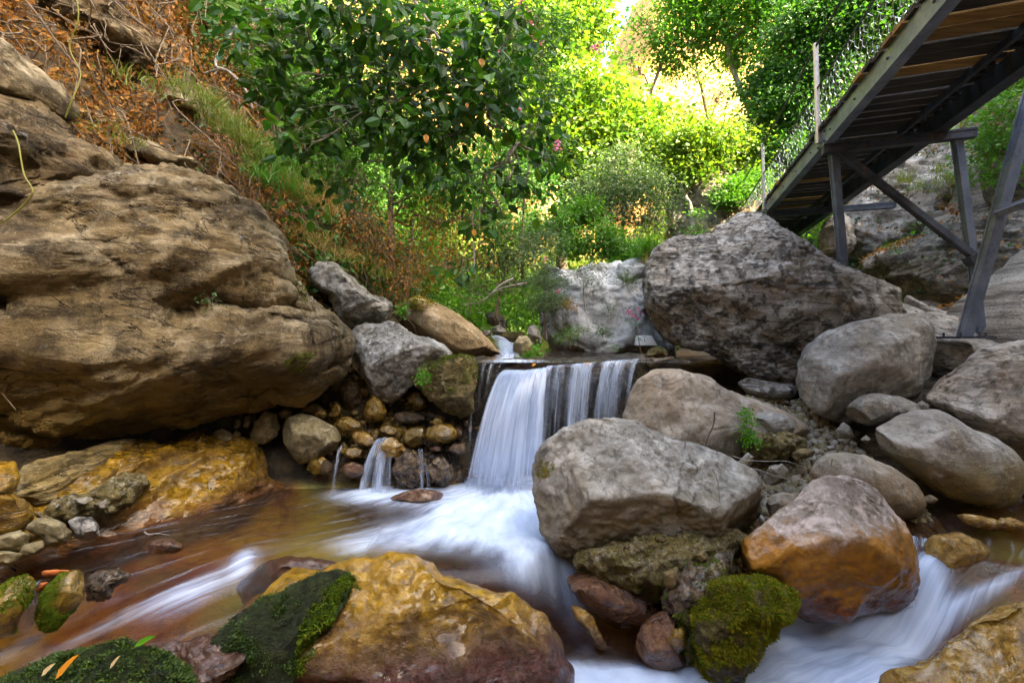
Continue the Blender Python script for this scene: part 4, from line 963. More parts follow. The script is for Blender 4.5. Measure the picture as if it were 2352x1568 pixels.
# upper pool and the run above the lip
X, Y, q = grid(-1.3, 1.8, 4.52, 9.0, .04)
Z = np.interp(Y, [4.5, 4.56, 4.62, 5.4, 5.8, 9], [1.13, 1.16, 1.165, 1.17, 1.20, 1.45]) + .006 * fbm(np.stack([X, Y * 3, 0 * X], -1) * 4, 3, 4)
Z = Z + .05 * blob(X, Y, .0, 5.9, .25, .5)
px = 1176 + X / Y * F; py = 784 - (Z - EYE) / Y * F
foam = .25 * smooth(4.62, 4.52, Y) + 1.0 * blob(px, py, 1165, 800, 28, 30, 0) + .5 * blob(px, py, 1190, 828, 60, 6)
tag(mesh_obj("upper_stream_water", np.stack([X, Y, Z], -1), q, M_water, attrs={"foam": foam, "flow": np.stack([Y * .8, X * 6, 0 * X + 20], -1)}), kind="structure")

def fall_mat():
    t = NT("falling_water")
    uv = t.n("ShaderNodeUVMap", {"uv_map": "UVMap"}).outputs[0]
    cov = t.n("ShaderNodeAttribute", {"attribute_name": "cover"}).outputs[2]
    sp = t.n("ShaderNodeSeparateXYZ", None, i0=uv)
    s1 = t.noise(t.mapping(uv, scale=(1, .16, 1)), 7, 4, .6)
    s2 = t.noise(t.mapping(uv, scale=(1, .05, 1), loc=(4, 0, 0)), 26, 5, .7)
    k = t.math('ADD', t.math('MULTIPLY', t.math('SUBTRACT', s1, .5), 1.9), t.math('MULTIPLY', t.math('SUBTRACT', s2, .5), 1.1))
    a = t.math('ADD', cov, k)
    a = t.n("ShaderNodeMapRange", {"interpolation_type": 'SMOOTHSTEP'}, i0=a, i1=.2, i2=1.25, i3=0.0, i4=.78).outputs[0]
    a = t.math('MULTIPLY', a, t.ramp(cov, .0, .15))
    d = t.n("ShaderNodeBsdfDiffuse", None, Color=t.mix(t.ramp(t.math('ADD', s1, t.math('SUBTRACT', s2, .5)), .25, .75), (.30, .40, .60), (.60, .70, .87)))
    tl = t.n("ShaderNodeBsdfTranslucent", None, Color=(.66, .76, .94))
    m1 = t.n("ShaderNodeMixShader", None, i0=.3, i1=d.outputs[0], i2=tl.outputs[0])
    gl = t.n("ShaderNodeBsdfGlossy", None, Color=(1, 1, 1), Roughness=.25)
    m1 = t.n("ShaderNodeMixShader", None, i0=.06, i1=m1.outputs[0], i2=gl.outputs[0])
    tr = t.n("ShaderNodeBsdfTransparent")
    return t.done(t.n("ShaderNodeMixShader", None, i0=a, i1=tr.outputs[0], i2=m1.outputs[0]))
M_fall = fall_mat()
def fall(mb, top, bot, seed, width_scale, cover, nu=50, nv=40, start=0.0):
    """sheet of water thrown from the points `top` and landing on `bot`; cover(u, v) thins it"""
    u = np.linspace(0, 1, nu); v = np.linspace(0, 1, nv)
    A = np.array(top, float); Bm = np.array(bot, float)
    s = np.linspace(0, 1, len(A))
    A = np.stack([np.interp(u, s, A[:, k]) for k in range(3)], -1)
    s = np.linspace(0, 1, len(Bm))
    Bm = np.stack([np.interp(u, s, Bm[:, k]) for k in range(3)], -1)
    t_ = (v * .97 + .03)[:, None, None]
    V = A[None] + (Bm - A)[None] * np.concatenate([t_, t_, t_ * t_], -1)
    V = V.reshape(-1, 3)
    uu, vv = np.meshgrid(u, v)
    uu, vv = uu.ravel(), vv.ravel()
    V[:, 1] += .02 * perlin(np.stack([uu * width_scale * 2.2, vv * .8, 0 * uu + seed], -1), seed) + .012 * perlin(np.stack([uu * width_scale * 7, vv * .6, 0 * uu], -1), seed)
    i = np.arange(nv - 1)[:, None] * nu + np.arange(nu - 1)[None]
    q = np.stack([i, i + 1, i + nu + 1, i + nu], -1).reshape(-1, 4)
    mb["V"].append(V); mb["F"].append(q + mb["n"]); mb["n"] += len(V)
    mb["uv"].append(np.stack([uu * width_scale + seed * 3.3, vv], -1)); mb["c"].append(cover(uu, vv))
def new_fall(): return {"V": [], "F": [], "n": 0, "uv": [], "c": []}
def end_fall(name, mb, label, group=None):
    o = mesh_obj(name, np.vstack(mb["V"]), np.vstack(mb["F"]), M_fall, attrs={"cover": np.concatenate(mb["c"])}, uv=np.vstack(mb["uv"]))
    return tag(o, label, "waterfall", group)
def edge(u): return smooth(0, .06, u) * smooth(1, .94, u)
mb = new_fall()
for k in range(4):
    o_ = .028 * k
    fall(mb, [U(1168 - 2 * k, 846, 4.50 - o_), U(1212, 848, 4.47 - o_), U(1262, 840, 4.50 - o_)], [U(1058 + 3 * k, 1150, 4.08 - o_), U(1140, 1158, 3.98 - o_), U(1248, 1150, 4.05 - o_)], k + 1, 1.0,
         lambda u, v: edge(u) * (.66 + .22 * v - .55 * smooth(.12, .0, v) - .75 * smooth(.80, 1.0, v) + .18 * np.sin(u * 3.1)))
end_fall("waterfall", mb, "main white curtain of the waterfall arcing to the left from the rock lip")
mb = new_fall()
for k in range(3):
    o_ = .03 * k
    fall(mb, [U(1250, 840, 4.52 - o_), U(1360, 832, 4.50 - o_), U(1478, 822, 4.52 - o_)], [U(1225, 1150, 4.28 - o_), U(1330, 1150, 4.26 - o_), U(1432, 1150, 4.25 - o_)], k + 11, 2.0,
         lambda u, v: edge(u) * (.46 + .16 * np.sin(u * 19 + .5) + .12 * np.sin(u * 41) - .25 * smooth(.25, .9, v) * (1 - .6 * blob(u, v, .5, .5, .2, 2)) + .1 * smooth(.2, 0, v)), nu=90)
end_fall("waterfall", mb, "thin broken veil of strands falling along the right half of the lip")
mb = new_fall()
for k in range(2):
    fall(mb, [U(1086, 832, 4.5 - .03 * k), U(1170, 836, 4.5 - .03 * k)], [U(1072, 1150, 4.25), U(1120, 1150, 4.3)], k + 21, .9, lambda u, v: edge(u) * (.2 + .3 * blob(u, v, .05, .5, .06, 5) + .15 * np.sin(u * 25) - .2 * v), nu=40)
end_fall("waterfall", mb, "few thin threads dripping at the left end of the waterfall lip")
mb = new_fall()
for k in range(3):
    fall(mb, [U(866, 1008, 4.22 - .02 * k), U(885, 1003, 4.20 - .02 * k), U(905, 1010, 4.2 - .02 * k)], [U(818, 1142, 4.0 - .02 * k), U(860, 1146, 3.98 - .02 * k), U(898, 1142, 4.0 - .02 * k)], k + 31, .5, lambda u, v: edge(u) * (.55 + .2 * np.sin(u * 14)), nu=30)
end_fall("small_cascade", mb, "little fan-shaped cascade spilling over the ochre cobbles left of the falls")
for tp, bt, wd, lab in [((786, 1022), (764, 1140), 7, "single thin thread of water left of the little cascade"), ((975, 1062), (986, 1126), 9, "short thread of water over the knobbly brown stone"),
                        ((965, 1030), (968, 1125), 12, "faint veil of water in front of the dark lumps")]:
    mb = new_fall()
    for k in range(2):
        fall(mb, [U(tp[0] - wd / 2, tp[1], 4.08), U(tp[0] + wd / 2, tp[1], 4.07)], [U(bt[0] - wd / 2, bt[1], 3.95), U(bt[0] + wd / 2, bt[1], 3.94)], k + 41 + tp[0], .2, lambda u, v: edge(u) * .42, nu=10, nv=24)
    end_fall("water_thread", mb, lab, "thin threads of water on the cobbles")
for pts in [[U(1128, 772, 6.3), U(1150, 778, 6.1), U(1135, 768, 6.3)]]:
    mb = new_fall()
    for k in range(2):
        fall(mb, [U(1122, 772, 6.25), U(1140, 770, 6.25)], [U(1160, 826, 5.35), U(1205, 828, 5.35)], 61 + k, .4, lambda u, v: edge(u) * .75, nu=16, nv=30)
    end_fall("upper_chute", mb, "white chute of the stream running down to the waterfall lip")
mb = new_fall()
for k in range(2):
    fall(mb, [U(80, 1335, 2.36), U(108, 1325, 2.36)], [U(20, 1465, 2.2), U(75, 1455, 2.2)], 71 + k, .35, lambda u, v: edge(u) * .35, nu=14)
end_fall("small_cascade", mb, "trickle running down between the two mossy stones at the left edge")
mb = new_fall()
for k in range(3):
    fall(mb, [U(2092, 1228, 3.1 - .02 * k), U(2150, 1240, 3.05)], [U(2080, 1400, 2.75 - .02 * k), U(2150, 1380, 2.75)], 81 + k, .5, lambda u, v: edge(u) * (.5 + .2 * np.sin(u * 11)), nu=24)
end_fall("small_cascade", mb, "smooth white drop of water between the orange boulder and the wet orange stone")

# ------------------------------------------------------------------ footbridge
def steel_mat(name, c1, c2, rust):
    t = NT(name)
    P = t.geo.outputs["Position"]
    n1 = t.noise(P, 26, 6, .7); n2 = t.noise(P, 3.5, 6, .7); n3 = t.noise(t.mapping(P, scale=(9, 9, 1.2)), 1.6, 6, .7)
    c = t.mix(t.ramp(n2, .38, .62), c1, c2)
    c = t.mix(t.math('MULTIPLY', t.ramp(n1, .5, .68), .4), c, tuple(a * .55 for a in c2))
    rf = t.math('MULTIPLY', t.ramp(t.math('ADD', n3, t.math('MULTIPLY', n1, .25)), .70, .80), rust)
    c = t.mix(rf, c, t.mix(n1, (.09, .035, .012), (.2, .085, .03)))
    bp = t.n("ShaderNodeBump", None, Strength=.2, Distance=.006, Height=t.math('ADD', n1, n2))
    b = t.n("ShaderNodeBsdfPrincipled", None, Base_Color=c, Roughness=t.math('ADD', .38, t.math('MULTIPLY', n2, .3)), Metallic=t.math('MULTIPLY', .5, t.math('SUBTRACT', 1.0, rf)), Normal=bp)
    return t.done(b)
M_steel = steel_mat("galvanised_steel", (.21, .255, .34), (.13, .16, .225), .5)
M_steel_d = steel_mat("weathered_steel", (.075, .09, .12), (.04, .046, .06), .8)
def deck_mat():
    t = NT("weathered_planks")
    P = t.geo.outputs["Position"]; rnd = t.geo.outputs["Random Per Island"]
    g = t.noise(t.mapping(P, rot=(0, 0, .315), scale=(1.2, 14, 14)), 2.2, 7, .7, .6)
    c = t.mix(t.ramp(g, .38, .62), (.008, .007, .005), (.038, .03, .022))
    c = t.mix(t.ramp(rnd, .91, .92), c, t.mix(t.ramp(g, .4, .6), (.20, .105, .025), (.30, .18, .05)))
    c = t.mix(t.math('MULTIPLY', t.ramp(rnd, .2, .0), .7), c, (.05, .055, .06))
    bp = t.n("ShaderNodeBump", None, Strength=.7, Distance=.01, Height=g)
    return t.done(t.n("ShaderNodeBsdfPrincipled", None, Base_Color=c, Roughness=.85, Normal=bp))
BD = unit(np.array([.327, 1.0, .012])); BP = unit(np.array([1.0, -.327, 0.0]))
B0 = np.array([3.43, 5.0, 0])
def bz(Y): return EYE + 2.30 + .012 * (Y - 5)           # deck underside
def bl(Y, off=0.0, dz=0.0):
    return np.array([B0[0] + .327 * (Y - 5), Y, bz(Y) + dz]) + BP * off
br = empty("footbridge", (4.0, 5.2, 1.6))
tag(br, "steel footbridge with a plank deck and wire railing crossing above the rocks on the right", "footbridge")
YA, YB = .3, 13.0
def beam(name, off, mat, w_=.06, h_=.17):
    mb = MB(); mb.bar(bl(YA, off, -h_ / 2), bl(YB, off, -h_ / 2), w_, h_)
    mb.bar(bl(YA, off + .012, -h_ + .004), bl(YB, off + .012, -h_ + .004), w_ + .03, .014)
    return mb.build(name, mat, br)
WID = .98
beam("side_beam", 0, M_steel); beam("side_beam", WID, M_steel_d, .09)
mb = MB(); mb.bar(bl(YA, .78, -.03), bl(YB, .78, -.03), .035, .06)
for Y in np.arange(1.0, 12, .12): mb.bar(bl(Y, .80, -.02), bl(Y, .89, -.02), .03, .035)
mb.build("stringer", M_steel_d, br)
mb = MB(); rs = np.random.RandomState(4); Y = YA
while Y < YB:
    wd = .125 + .03 * rs.rand()
    a = bl(Y, -.05 - .03 * rs.rand(), .022); b_ = bl(Y, WID + .06 + .03 * rs.rand(), .022)
    tl = rs.normal() * .003
    mb.bar(a, b_ + np.array([0, 0, tl]), wd, .038); Y += wd + .012 + .01 * rs.rand()
mb.build("deck", deck_mat(), br)
def channel(name, a, b, w_, h_, mat, up=(0, 0, 1)):
    mb = MB(); a = np.asarray(a); b = np.asarray(b)
    mb.bar(a, b, w_, h_, up); T = unit(b - a); upv = np.asarray(up, float); A = unit(np.cross(T, upv)); Bv = np.cross(A, T)
    for s in (-1, 1): mb.bar(a + A * s * w_ * .52 + Bv * h_ * .42, b + A * s * w_ * .52 + Bv * h_ * .42, .012, h_ * .25, up)
    return mb.build(name, mat, br)
for Y, ext in [(2.45, 1.3), (4.95, 1.28), (7.6, 1.75), (10.3, 1.2)]:
    channel("cross_beam", bl(Y, -.03, -.22), bl(Y, ext, -.22), .085, .085, M_steel_d)
def leg(a, b, w_, mat=M_steel, d_=None): 
    o = channel("leg", a, b, w_, d_ or w_ * .8, mat, up=(0, 1, 0))
    return o
leg(U(1913, 328, 4.98), U(1940, 640, 5.25), .082, d_=.05)
leg(U(2196, 300, 4.62), U(2236, 610, 4.66), .078, d_=.05)
leg(U(2236, 608, 4.66), U(2258, 800, 4.75), .072, d_=.045)
leg(U(1768, 488, 7.6), U(1778, 560, 7.7), .10)
leg(U(2404, 100, 3.95), U(2216, 775, 4.42), .10, d_=.065)
leg(U(1850, 530, 9.9), U(1870, 570, 10.0), .10, M_steel_d)
channel("brace", U(1914, 338, 4.92), U(2242, 592, 4.60), .062, .05, M_steel_d, (0, 1, 0))
channel("brace", U(2288, 492, 4.2), U(2470, 425, 3.7), .06, .05, M_steel, (0, 1, 0))
mb = MB(); mb.bar(U(1906, 330, 4.93), U(1926, 330, 4.93), .02, .13); mb.build("bracket", M_steel, br)
mb = MB()
for p in (U(2242, 592, 4.6),): mb.bar(p - np.array([.06, -.02, .04]), p + np.array([.06, .02, .04]), .1, .1)
mb.build("bracket", M_steel_d, br)
# bolts, gusset plates and foot plates
mb = MB()
for Y in np.arange(1.1, 12.5, .6):
    p = bl(Y, -.037, -.10); mb.tube([p, p - BP * .014], .011, 6); mb.tube([p - BP * .014, p - BP * .015], [.011, .001], 6)
for Y in (2.45, 4.95, 7.6):
    for dy in (-.09, .09):
        for dz in (-.045, -.155):
            p = bl(Y + dy, -.037, dz); mb.tube([p, p - BP * .016], .013, 6); mb.tube([p - BP * .016, p - BP * .017], [.013, .001], 6)
BOLTS = mb.build("bolts", M_steel_d, br); BOLTS["kind"] = "stuff"
for p, s_ in ((U(2215, 772, 4.40), .17), (U(1939, 622, 5.22), .14), (U(2256, 770, 4.74), .14)):
    mb = MB(); mb.bar(p + np.array([-s_, 0, -.012]), p + np.array([s_, 0, -.012]), s_ * 1.6, .02)
    for sx in (-.7, .7):
        for sy in (-.5, .5):
            q0 = p + np.array([sx * s_, sy * s_, 0]); mb.tube([q0, q0 + np.array([0, 0, .035])], .010, 6)
    mb.build("foot_plate", M_steel_d, br)
posts = []
for Y, pxb in [(2.5, None), (5.0, 1892), (7.62, 1760), (9.7, 1714), (11.4, 1690)]:
    p = bl(Y, -.055, -.12); mb = MB()
    top = p + np.array([-.03, 0, 1.1]); posts.append((p, top))
    mb.tube([p, top], .027, 10); mb.tube([top, top + np.array([0, 0, .012])], [.027, .002], 10)
    mb.bar(p + np.array([-.02, 0, .06]), p + np.array([.07, 0, .06]), .06, .10)
    mb.build("railing_post", plain_mat("post_steel", (.55, .57, .6), (.4, .42, .45), .38, .7, 30, .5, .05) if Y == 2.5 else bpy.data.materials["post_steel"], br, smooth_=False)
def railline(h, n=60, sag=.015):
    out = []
    for Y in np.linspace(.5, 12.5, n):
        k = np.interp(Y, [2.5, 5, 7.62, 9.7, 11.4], [0, 1, 2, 3, 4]) % 1
        out.append(bl(Y, -.055, -.12 + h - sag * 4 * k * (1 - k)) + np.array([-.03 * h / 1.1, 0, 0]))
    return np.array(out)
mb = MB(); mb.tube(railline(1.07), .013, 6); mb.build("top_rail", M_steel_d, br)
mb = MB(); mb.tube(railline(.60), .011, 6); mb.build("mid_rail", M_steel_d, br)
mb = MB(); mb.tube(railline(.16, sag=0), .004, 4)
rows, cw = 5, .11
rs = np.random.RandomState(9)
Ys = np.arange(1.2, 11.4, cw)
for i, Y in enumerate(Ys):
    for r_i in range(rows):
        h0 = .14 + r_i * .092; off = .5 if r_i % 2 else 0
        j = rs.normal(size=4) * .008
        a = bl(Y + cw * off, -.055 + j[0], -.12 + h0); b1 = bl(Y + cw * (off + .5), -.055 + j[1], -.12 + h0 + .05 + j[2]); b0 = bl(Y + cw * (off - .5), -.055 + j[1], -.12 + h0 + .05 + j[2])
        up_ = b1 + np.array([0, 0, .045])
        mb.tube([a, b1, up_], .003, 3); mb.tube([a, b0], .003, 3)
mb.build("wire_mesh", bpy.data.materials["post_steel"], br)

# ------------------------------------------------------------------ foliage builders
def leaf_geo(C, A, N, L, Wd, fold=.25, near=False, shape=(.30, .62)):
    """leaf blades: centre-base C, axis A, face normal N, length L, width Wd (arrays)"""
    A = unit(A); N = unit(N - A * (N * A).sum(1)[:, None]); S = np.cross(A, N)
    L = L[:, None]; Wd = Wd[:, None]
    if near:
        k1, k2 = shape
        V = np.stack([C, C + A * L * k1 - N * Wd * fold * .2, C + A * L * k2 - N * Wd * fold * .25, C + A * L - N * L * .12,
                      C + A * L * k1 + S * Wd * .5 + N * Wd * fold * .5, C + A * L * k2 + S * Wd * .44 + N * Wd * fold * .4,
                      C + A * L * k1 - S * Wd * .5 + N * Wd * fold * .5, C + A * L * k2 - S * Wd * .44 + N * Wd * fold * .4,
                      C + A * L * .86 + S * Wd * .26, C + A * L * .86 - S * Wd * .26], 1)
        i = np.arange(len(C))[:, None] * 10
        tri = np.concatenate([i + np.array([[0, 1, 4]]), i + np.array([[0, 6, 1]]), i + np.array([[2, 3, 8]]), i + np.array([[2, 9, 3]])])
        quad = np.concatenate([i + np.array([[1, 2, 5, 4]]), i + np.array([[1, 6, 7, 2]])])
        tri = np.concatenate([tri, i + np.array([[2, 8, 5]]), i + np.array([[2, 7, 9]])])
        return V.reshape(-1, 3), [tri, quad]
    V = np.stack([C, C + A * L * .45 + S * Wd * .5 + N * Wd * fold * .5, C + A * L, C + A * L * .45 - S * Wd * .5 + N * Wd * fold * .5], 1)
    i = np.arange(len(C))[:, None] * 4
    return V.reshape(-1, 3), [np.concatenate([i + np.array([[0, 1, 2]]), i + np.array([[0, 2, 3]])])]

def crown(rs, blobs, n_clump, n_leaf, size, asp=.5, clump_r=.16, droop=.3, up=.6, near=False, fold=.25, flat=.55, shape=(.30, .62)):
    """leaves gathered in clumps spread through the blobs; returns (V, faces, clump centres)"""
    tot = sum(b[3] ** 2 for b in blobs)
    Cs = []
    for (x, y, z, r) in blobs:
        k = max(3, int(n_clump * r * r / tot))
        d = unit(rs.normal(size=(k, 3))) * (rs.rand(k, 1) ** .45)
        Cs.append(np.array([x, y, z]) + d * r * np.array([1, 1, .85]))
    Cs = np.vstack(Cs)
    k = np.maximum(2, rs.poisson(n_leaf * (.5 + rs.rand(len(Cs)))))
    idx = np.repeat(np.arange(len(Cs)), k)
    n = len(idx)
    off = rs.normal(size=(n, 3)) * clump_r * (.6 + .8 * rs.rand(len(Cs))[idx])[:, None] * np.array([1, 1, flat])
    C = Cs[idx] + off
    A = unit(off + rs.normal(size=(n, 3)) * clump_r * .8) + np.array([0, 0, -droop])
    N = rs.normal(size=(n, 3)) * .6 + np.array([0, -.25, up])
    L = size * (.4 + 1.05 * rs.rand(n))
    return (*leaf_geo(C, A, N, L, L * asp * (.8 + .4 * rs.rand(n)), fold, near, shape), Cs)

def branch_path(rs, a, b, wob=.12, n=7, sag=0.0):
    a = np.asarray(a, float); b = np.asarray(b, float)
    t = np.linspace(0, 1, n)[:, None]
    L = np.linalg.norm(b - a)
    P = a + (b - a) * t
    P[1:-1] += rs.normal(size=(n - 2, 3)) * wob * L / n * 1.6
    P[:, 2] += sag * L * (4 * t * (1 - t))[:, 0]
    return curve3(P, 4)

def plant(name, label, cat, trunk, blobs, bark, leafm, n_clump, n_leaf, size, seed, trunk_r=.05, asp=.5, clump_r=.16, droop=.3, up=.6, near=False, twig=.35, group=None, fold=.25,
          limb_r=None, flowers=None, crown_name="crown", flat=.55, shape=(.30, .62), trunk_name="trunk", sub=10):
    """tree or shrub: trunk polyline, limbs to every blob, twigs to clumps, leaves"""
    rs = np.random.RandomState(seed)
    trunk = np.asarray(trunk, float)
    root = empty(name, trunk[0]); tag(root, label, cat, group)
    V, Fs, Cs = crown(rs, blobs, n_clump, n_leaf, size, asp, clump_r, droop, up, near, fold, flat, shape)
    mesh_obj(crown_name, V, Fs, leafm, root, smooth_=False)
    mb = MB()
    tp = curve3(trunk, 8)
    tp[1:-1] += rs.normal(size=(len(tp) - 2, 3)) * trunk_r * .12
    mb.tube(tp, np.linspace(trunk_r, trunk_r * .35, len(tp)), 8)
    lr = limb_r or trunk_r * .5
    mb2 = MB()
    for bx, by, bz_, r in blobs:
        c = np.array([bx, by, bz_])
        j = np.argmin(np.linalg.norm(tp - (c - np.array([0, 0, r * .8])), axis=1))
        j = int(np.clip(j, len(tp) // 3, len(tp) - 1))
        path = branch_path(rs, tp[j], c, .25)
        mb2.tube(path, np.linspace(lr, lr * .3, len(path)), 6)
        near_c = Cs[np.linalg.norm(Cs - c, axis=1) < r * 1.02]
        for q_ in near_c[:: max(1, len(near_c) // sub)]:
            s0 = path[rs.randint(len(path) // 3, len(path))]
            pt = branch_path(rs, s0, q_, .3, 5)
            mb2.tube(pt, np.linspace(lr * .3, lr * .08, len(pt)), 4)
    mb.build(trunk_name, bark, root, smooth_=True)
    mb2.build("branches", bark, root, smooth_=True)
    if flowers:
        fm, fpts, fs = flowers
        for p in fpts:
            n = 14
            C = np.asarray(p) + rs.normal(size=(n, 3)) * fs * .45
            A = rs.normal(size=(n, 3)) + np.array([0, -.3, .3])
            V, Fs = leaf_geo(C, A, rs.normal(size=(n, 3)) + np.array([0, -.8, .5]), np.full(n, fs * .75), np.full(n, fs * .6), .2)
            mesh_obj("flower_cluster", V, Fs, fm, root, smooth_=False)
    return root

def Bl(px, py, Y, r): return (*U(px, py, Y), r)
# ------------------------------------------------------------------ foliage materials
L_dark = leaf_mat("broad_dark_leaf", [(.012, .045, .006), (.03, .11, .01), (.018, .075, .014), (.07, .19, .014), (.03, .10, .03), (.13, .27, .02), (.04, .12, .05)], .42, .42, .35)
L_yel = leaf_mat("sunny_plane_leaf", [(.07, .18, .02), (.16, .27, .03), (.10, .22, .03), (.27, .31, .04), (.14, .25, .03)], .5)
L_mid = leaf_mat("fresh_green_leaf", [(.06, .18, .02), (.11, .28, .025), (.075, .21, .04), (.17, .32, .03)], .5)
L_deep = leaf_mat("deep_green_leaf", [(.03, .105, .018), (.055, .16, .02), (.04, .13, .03), (.085, .21, .03)], .4)
L_grey = leaf_mat("grey_green_leaf", [(.07, .13, .05), (.10, .16, .065), (.06, .12, .035), (.13, .18, .07)], .4)
L_bright = leaf_mat("bright_green_leaf", [(.06, .19, .02), (.10, .25, .02), (.08, .22, .03), (.13, .27, .03)], .5)
L_fern = leaf_mat("maidenhair_leaf", [(.07, .26, .01), (.11, .33, .015), (.16, .40, .02)], .5)
L_dry = leaf_mat("dry_leaf", [(.27, .105, .02), (.42, .20, .05), (.14, .06, .02), (.52, .31, .12), (.32, .125, .03), (.08, .045, .02), (.36, .22, .055)], .25, .8, .2)
L_dryvine = leaf_mat("dry_vine_leaf", [(.30, .13, .03), (.42, .21, .05), (.18, .085, .025), (.34, .21, .04)], .4, .8, .2)
L_pinkdry = leaf_mat("faded_pink_leaf", [(.36, .17, .13), (.42, .22, .15), (.27, .12, .10)], .4, .8, .2)
L_ivy = leaf_mat("ivy_leaf", [(.035, .085, .03), (.055, .11, .035), (.03, .07, .035), (.09, .13, .03)], .3)
L_grass = leaf_mat("grass_blade", [(.12, .2, .03), (.18, .24, .04), (.28, .24, .08), (.09, .19, .02)], .5)
L_straw = leaf_mat("straw_blade", [(.36, .25, .09), (.28, .18, .06), (.42, .3, .12)], .4, .8, .2)
L_moss = leaf_mat("moss_blade", [(.05, .12, .006), (.11, .19, .008), (.18, .17, .01), (.08, .14, .008)], .25, .8, .2)
L_mossgold = leaf_mat("golden_moss_blade", [(.06, .13, .006), (.18, .17, .01), (.33, .20, .012), (.11, .19, .008)], .25, .8, .2)
L_mossdk = leaf_mat("dark_moss_blade", [(.022, .05, .012), (.06, .105, .010), (.03, .065, .024), (.12, .18, .012)], .2, .6, .3)
PINK = leaf_mat("pink_petal", [(.62, .12, .34), (.72, .2, .42), (.55, .09, .3)], .4)
M_bark = bark_mat("brown_bark", (.06, .04, .025), (.16, .11, .07))
M_barkg = bark_mat("grey_bark", (.16, .14, .115), (.34, .31, .27))
M_twig = bark_mat("dry_twig", (.10, .07, .045), (.24, .18, .12))

# ------------------------------------------------------------------ overhanging broad-leaved tree, near
T = [U(700, -420, 4.9), U(820, -200, 4.6), U(950, 0, 4.25), U(1080, 190, 4.05), U(1190, 330, 3.9)]
plant("overhanging_tree", "tree with large dark oval leaves drooping into the picture from above the left bank", "tree", T,
      [Bl(1000, 130, 3.7, .5), Bl(860, 60, 3.8, .42), Bl(1110, 230, 3.7, .42), Bl(830, 190, 4.0, .38), Bl(990, 320, 3.7, .36), Bl(1170, 90, 3.7, .32), Bl(1215, 300, 3.8, .22), Bl(1190, 420, 3.8, .22),
       Bl(690, 330, 3.7, .22), Bl(620, 120, 3.8, .26), Bl(720, 40, 3.8, .4), Bl(560, 30, 3.9, .22), Bl(660, 210, 3.9, .24), Bl(760, 290, 3.9, .26), Bl(1090, 420, 3.7, .2), Bl(1100, 510, 3.7, .13), Bl(760, 430, 3.9, .18), Bl(900, 300, 3.9, .4), Bl(1060, 620, 3.6, .09), Bl(1270, 380, 4.0, .16)],
      M_barkg, L_dark, 430, 8, .095, 101, .022, asp=.58, clump_r=.10, droop=.55, up=.5, near=True, limb_r=.013, sub=16)
rs = np.random.RandomState(5)
M_oleaf = leaf_mat("turned_orange_leaf", [(.52, .2, .02), (.62, .3, .03)], .4)
for (px, py, Y, L) in [(978, 322, 3.25, .07), (1105, 148, 3.3, .075), (1072, 250, 3.3, .045), (1088, 540, 3.45, .06), (730, 172, 3.4, .04)]:
    V, Fs = leaf_geo(np.array([U(px, py - 14, Y)]), np.array([[.1, -.2, -1.0]]), np.array([[.2, -1, .2]]), np.array([L]), np.array([L * .6]), .25, True)
    o = mesh_obj("leaf", V, Fs, M_oleaf, smooth_=False)
    tag(o, {978: "large round orange-yellow leaf dangling in the dark foliage", 1105: "slim orange leaf near the top of the dark foliage", 1072: "small brownish orange leaf in the dark foliage", 1088: "orange leaf at the lowest tip of the drooping dark twigs", 730: "pale tan spot of a leaf before the green hillside shrub"}[px], "leaf", "turned leaves among the dark foliage")

# ------------------------------------------------------------------ trees and shrubs behind
plant("hillside_shrub", "dense fine-leaved green shrub behind the dark overhanging leaves", "shrub", [U(900, 620, 6.0), U(900, 420, 6.1), U(950, 200, 6.3)],
      [Bl(720, 230, 5.9, .55), Bl(900, 260, 6.2, .9), Bl(1050, 380, 6.3, .75), Bl(800, 90, 6.3, .75), Bl(1000, 60, 6.8, .9), Bl(1120, 520, 6.3, .4), Bl(780, 380, 5.8, .35), Bl(950, 430, 6.1, .5)],
      M_twig, L_bright, 760, 32, .06, 102, .05, asp=.55, clump_r=.16, sub=16, limb_r=.02)
plant("hillside_shrub", "yellow-green leafy scrub at the top of the left hillside", "shrub", [U(560, 300, 5.9), U(560, 150, 6.1), U(600, 0, 6.3)],
      [Bl(520, 60, 6.0, .45), Bl(620, 0, 6.5, .6), Bl(560, 190, 5.9, .4), Bl(480, -40, 5.8, .4), Bl(640, 170, 6.0, .35)], M_twig, L_mid, 420, 30, .055, 103, .03, clump_r=.14, sub=14)
plant("dry_thicket", "brown tangle of dry stems and dead leaves under the drooping foliage", "thicket", [U(930, 700, 5.9), U(940, 600, 6.0), U(950, 500, 6.1)],
      [Bl(850, 560, 5.9, .5), Bl(960, 580, 6.0, .55), Bl(1060, 600, 6.1, .4), Bl(800, 480, 5.8, .4), Bl(920, 650, 5.8, .35), Bl(1010, 500, 6.2, .5)], M_twig, L_dryvine, 420, 14, .04, 104, .03, clump_r=.15, droop=.9, sub=46, limb_r=.01)
plant("plane_tree", "tall straight-trunked tree with sunlit yellow-green leaves in the centre of the valley", "tree", [U(1292, 620, 10.5), U(1292, 480, 10.6), U(1288, 300, 11), U(1300, 120, 11.4), U(1310, -80, 11.6)],
      [Bl(1310, 250, 10.8, 1.15), Bl(1420, 330, 10.8, 1.0), Bl(1250, 120, 11.5, 1.2), Bl(1390, 230, 11.6, .7), Bl(1480, 300, 11.8, .75), Bl(1340, 400, 10.6, .8), Bl(1240, 330, 10.6, .7), Bl(1500, 380, 11.5, .7), Bl(1330, 60, 12, .9)],
      M_bark, L_yel, 1500, 30, .12, 105, .13, asp=.8, clump_r=.24, sub=14, limb_r=.05)
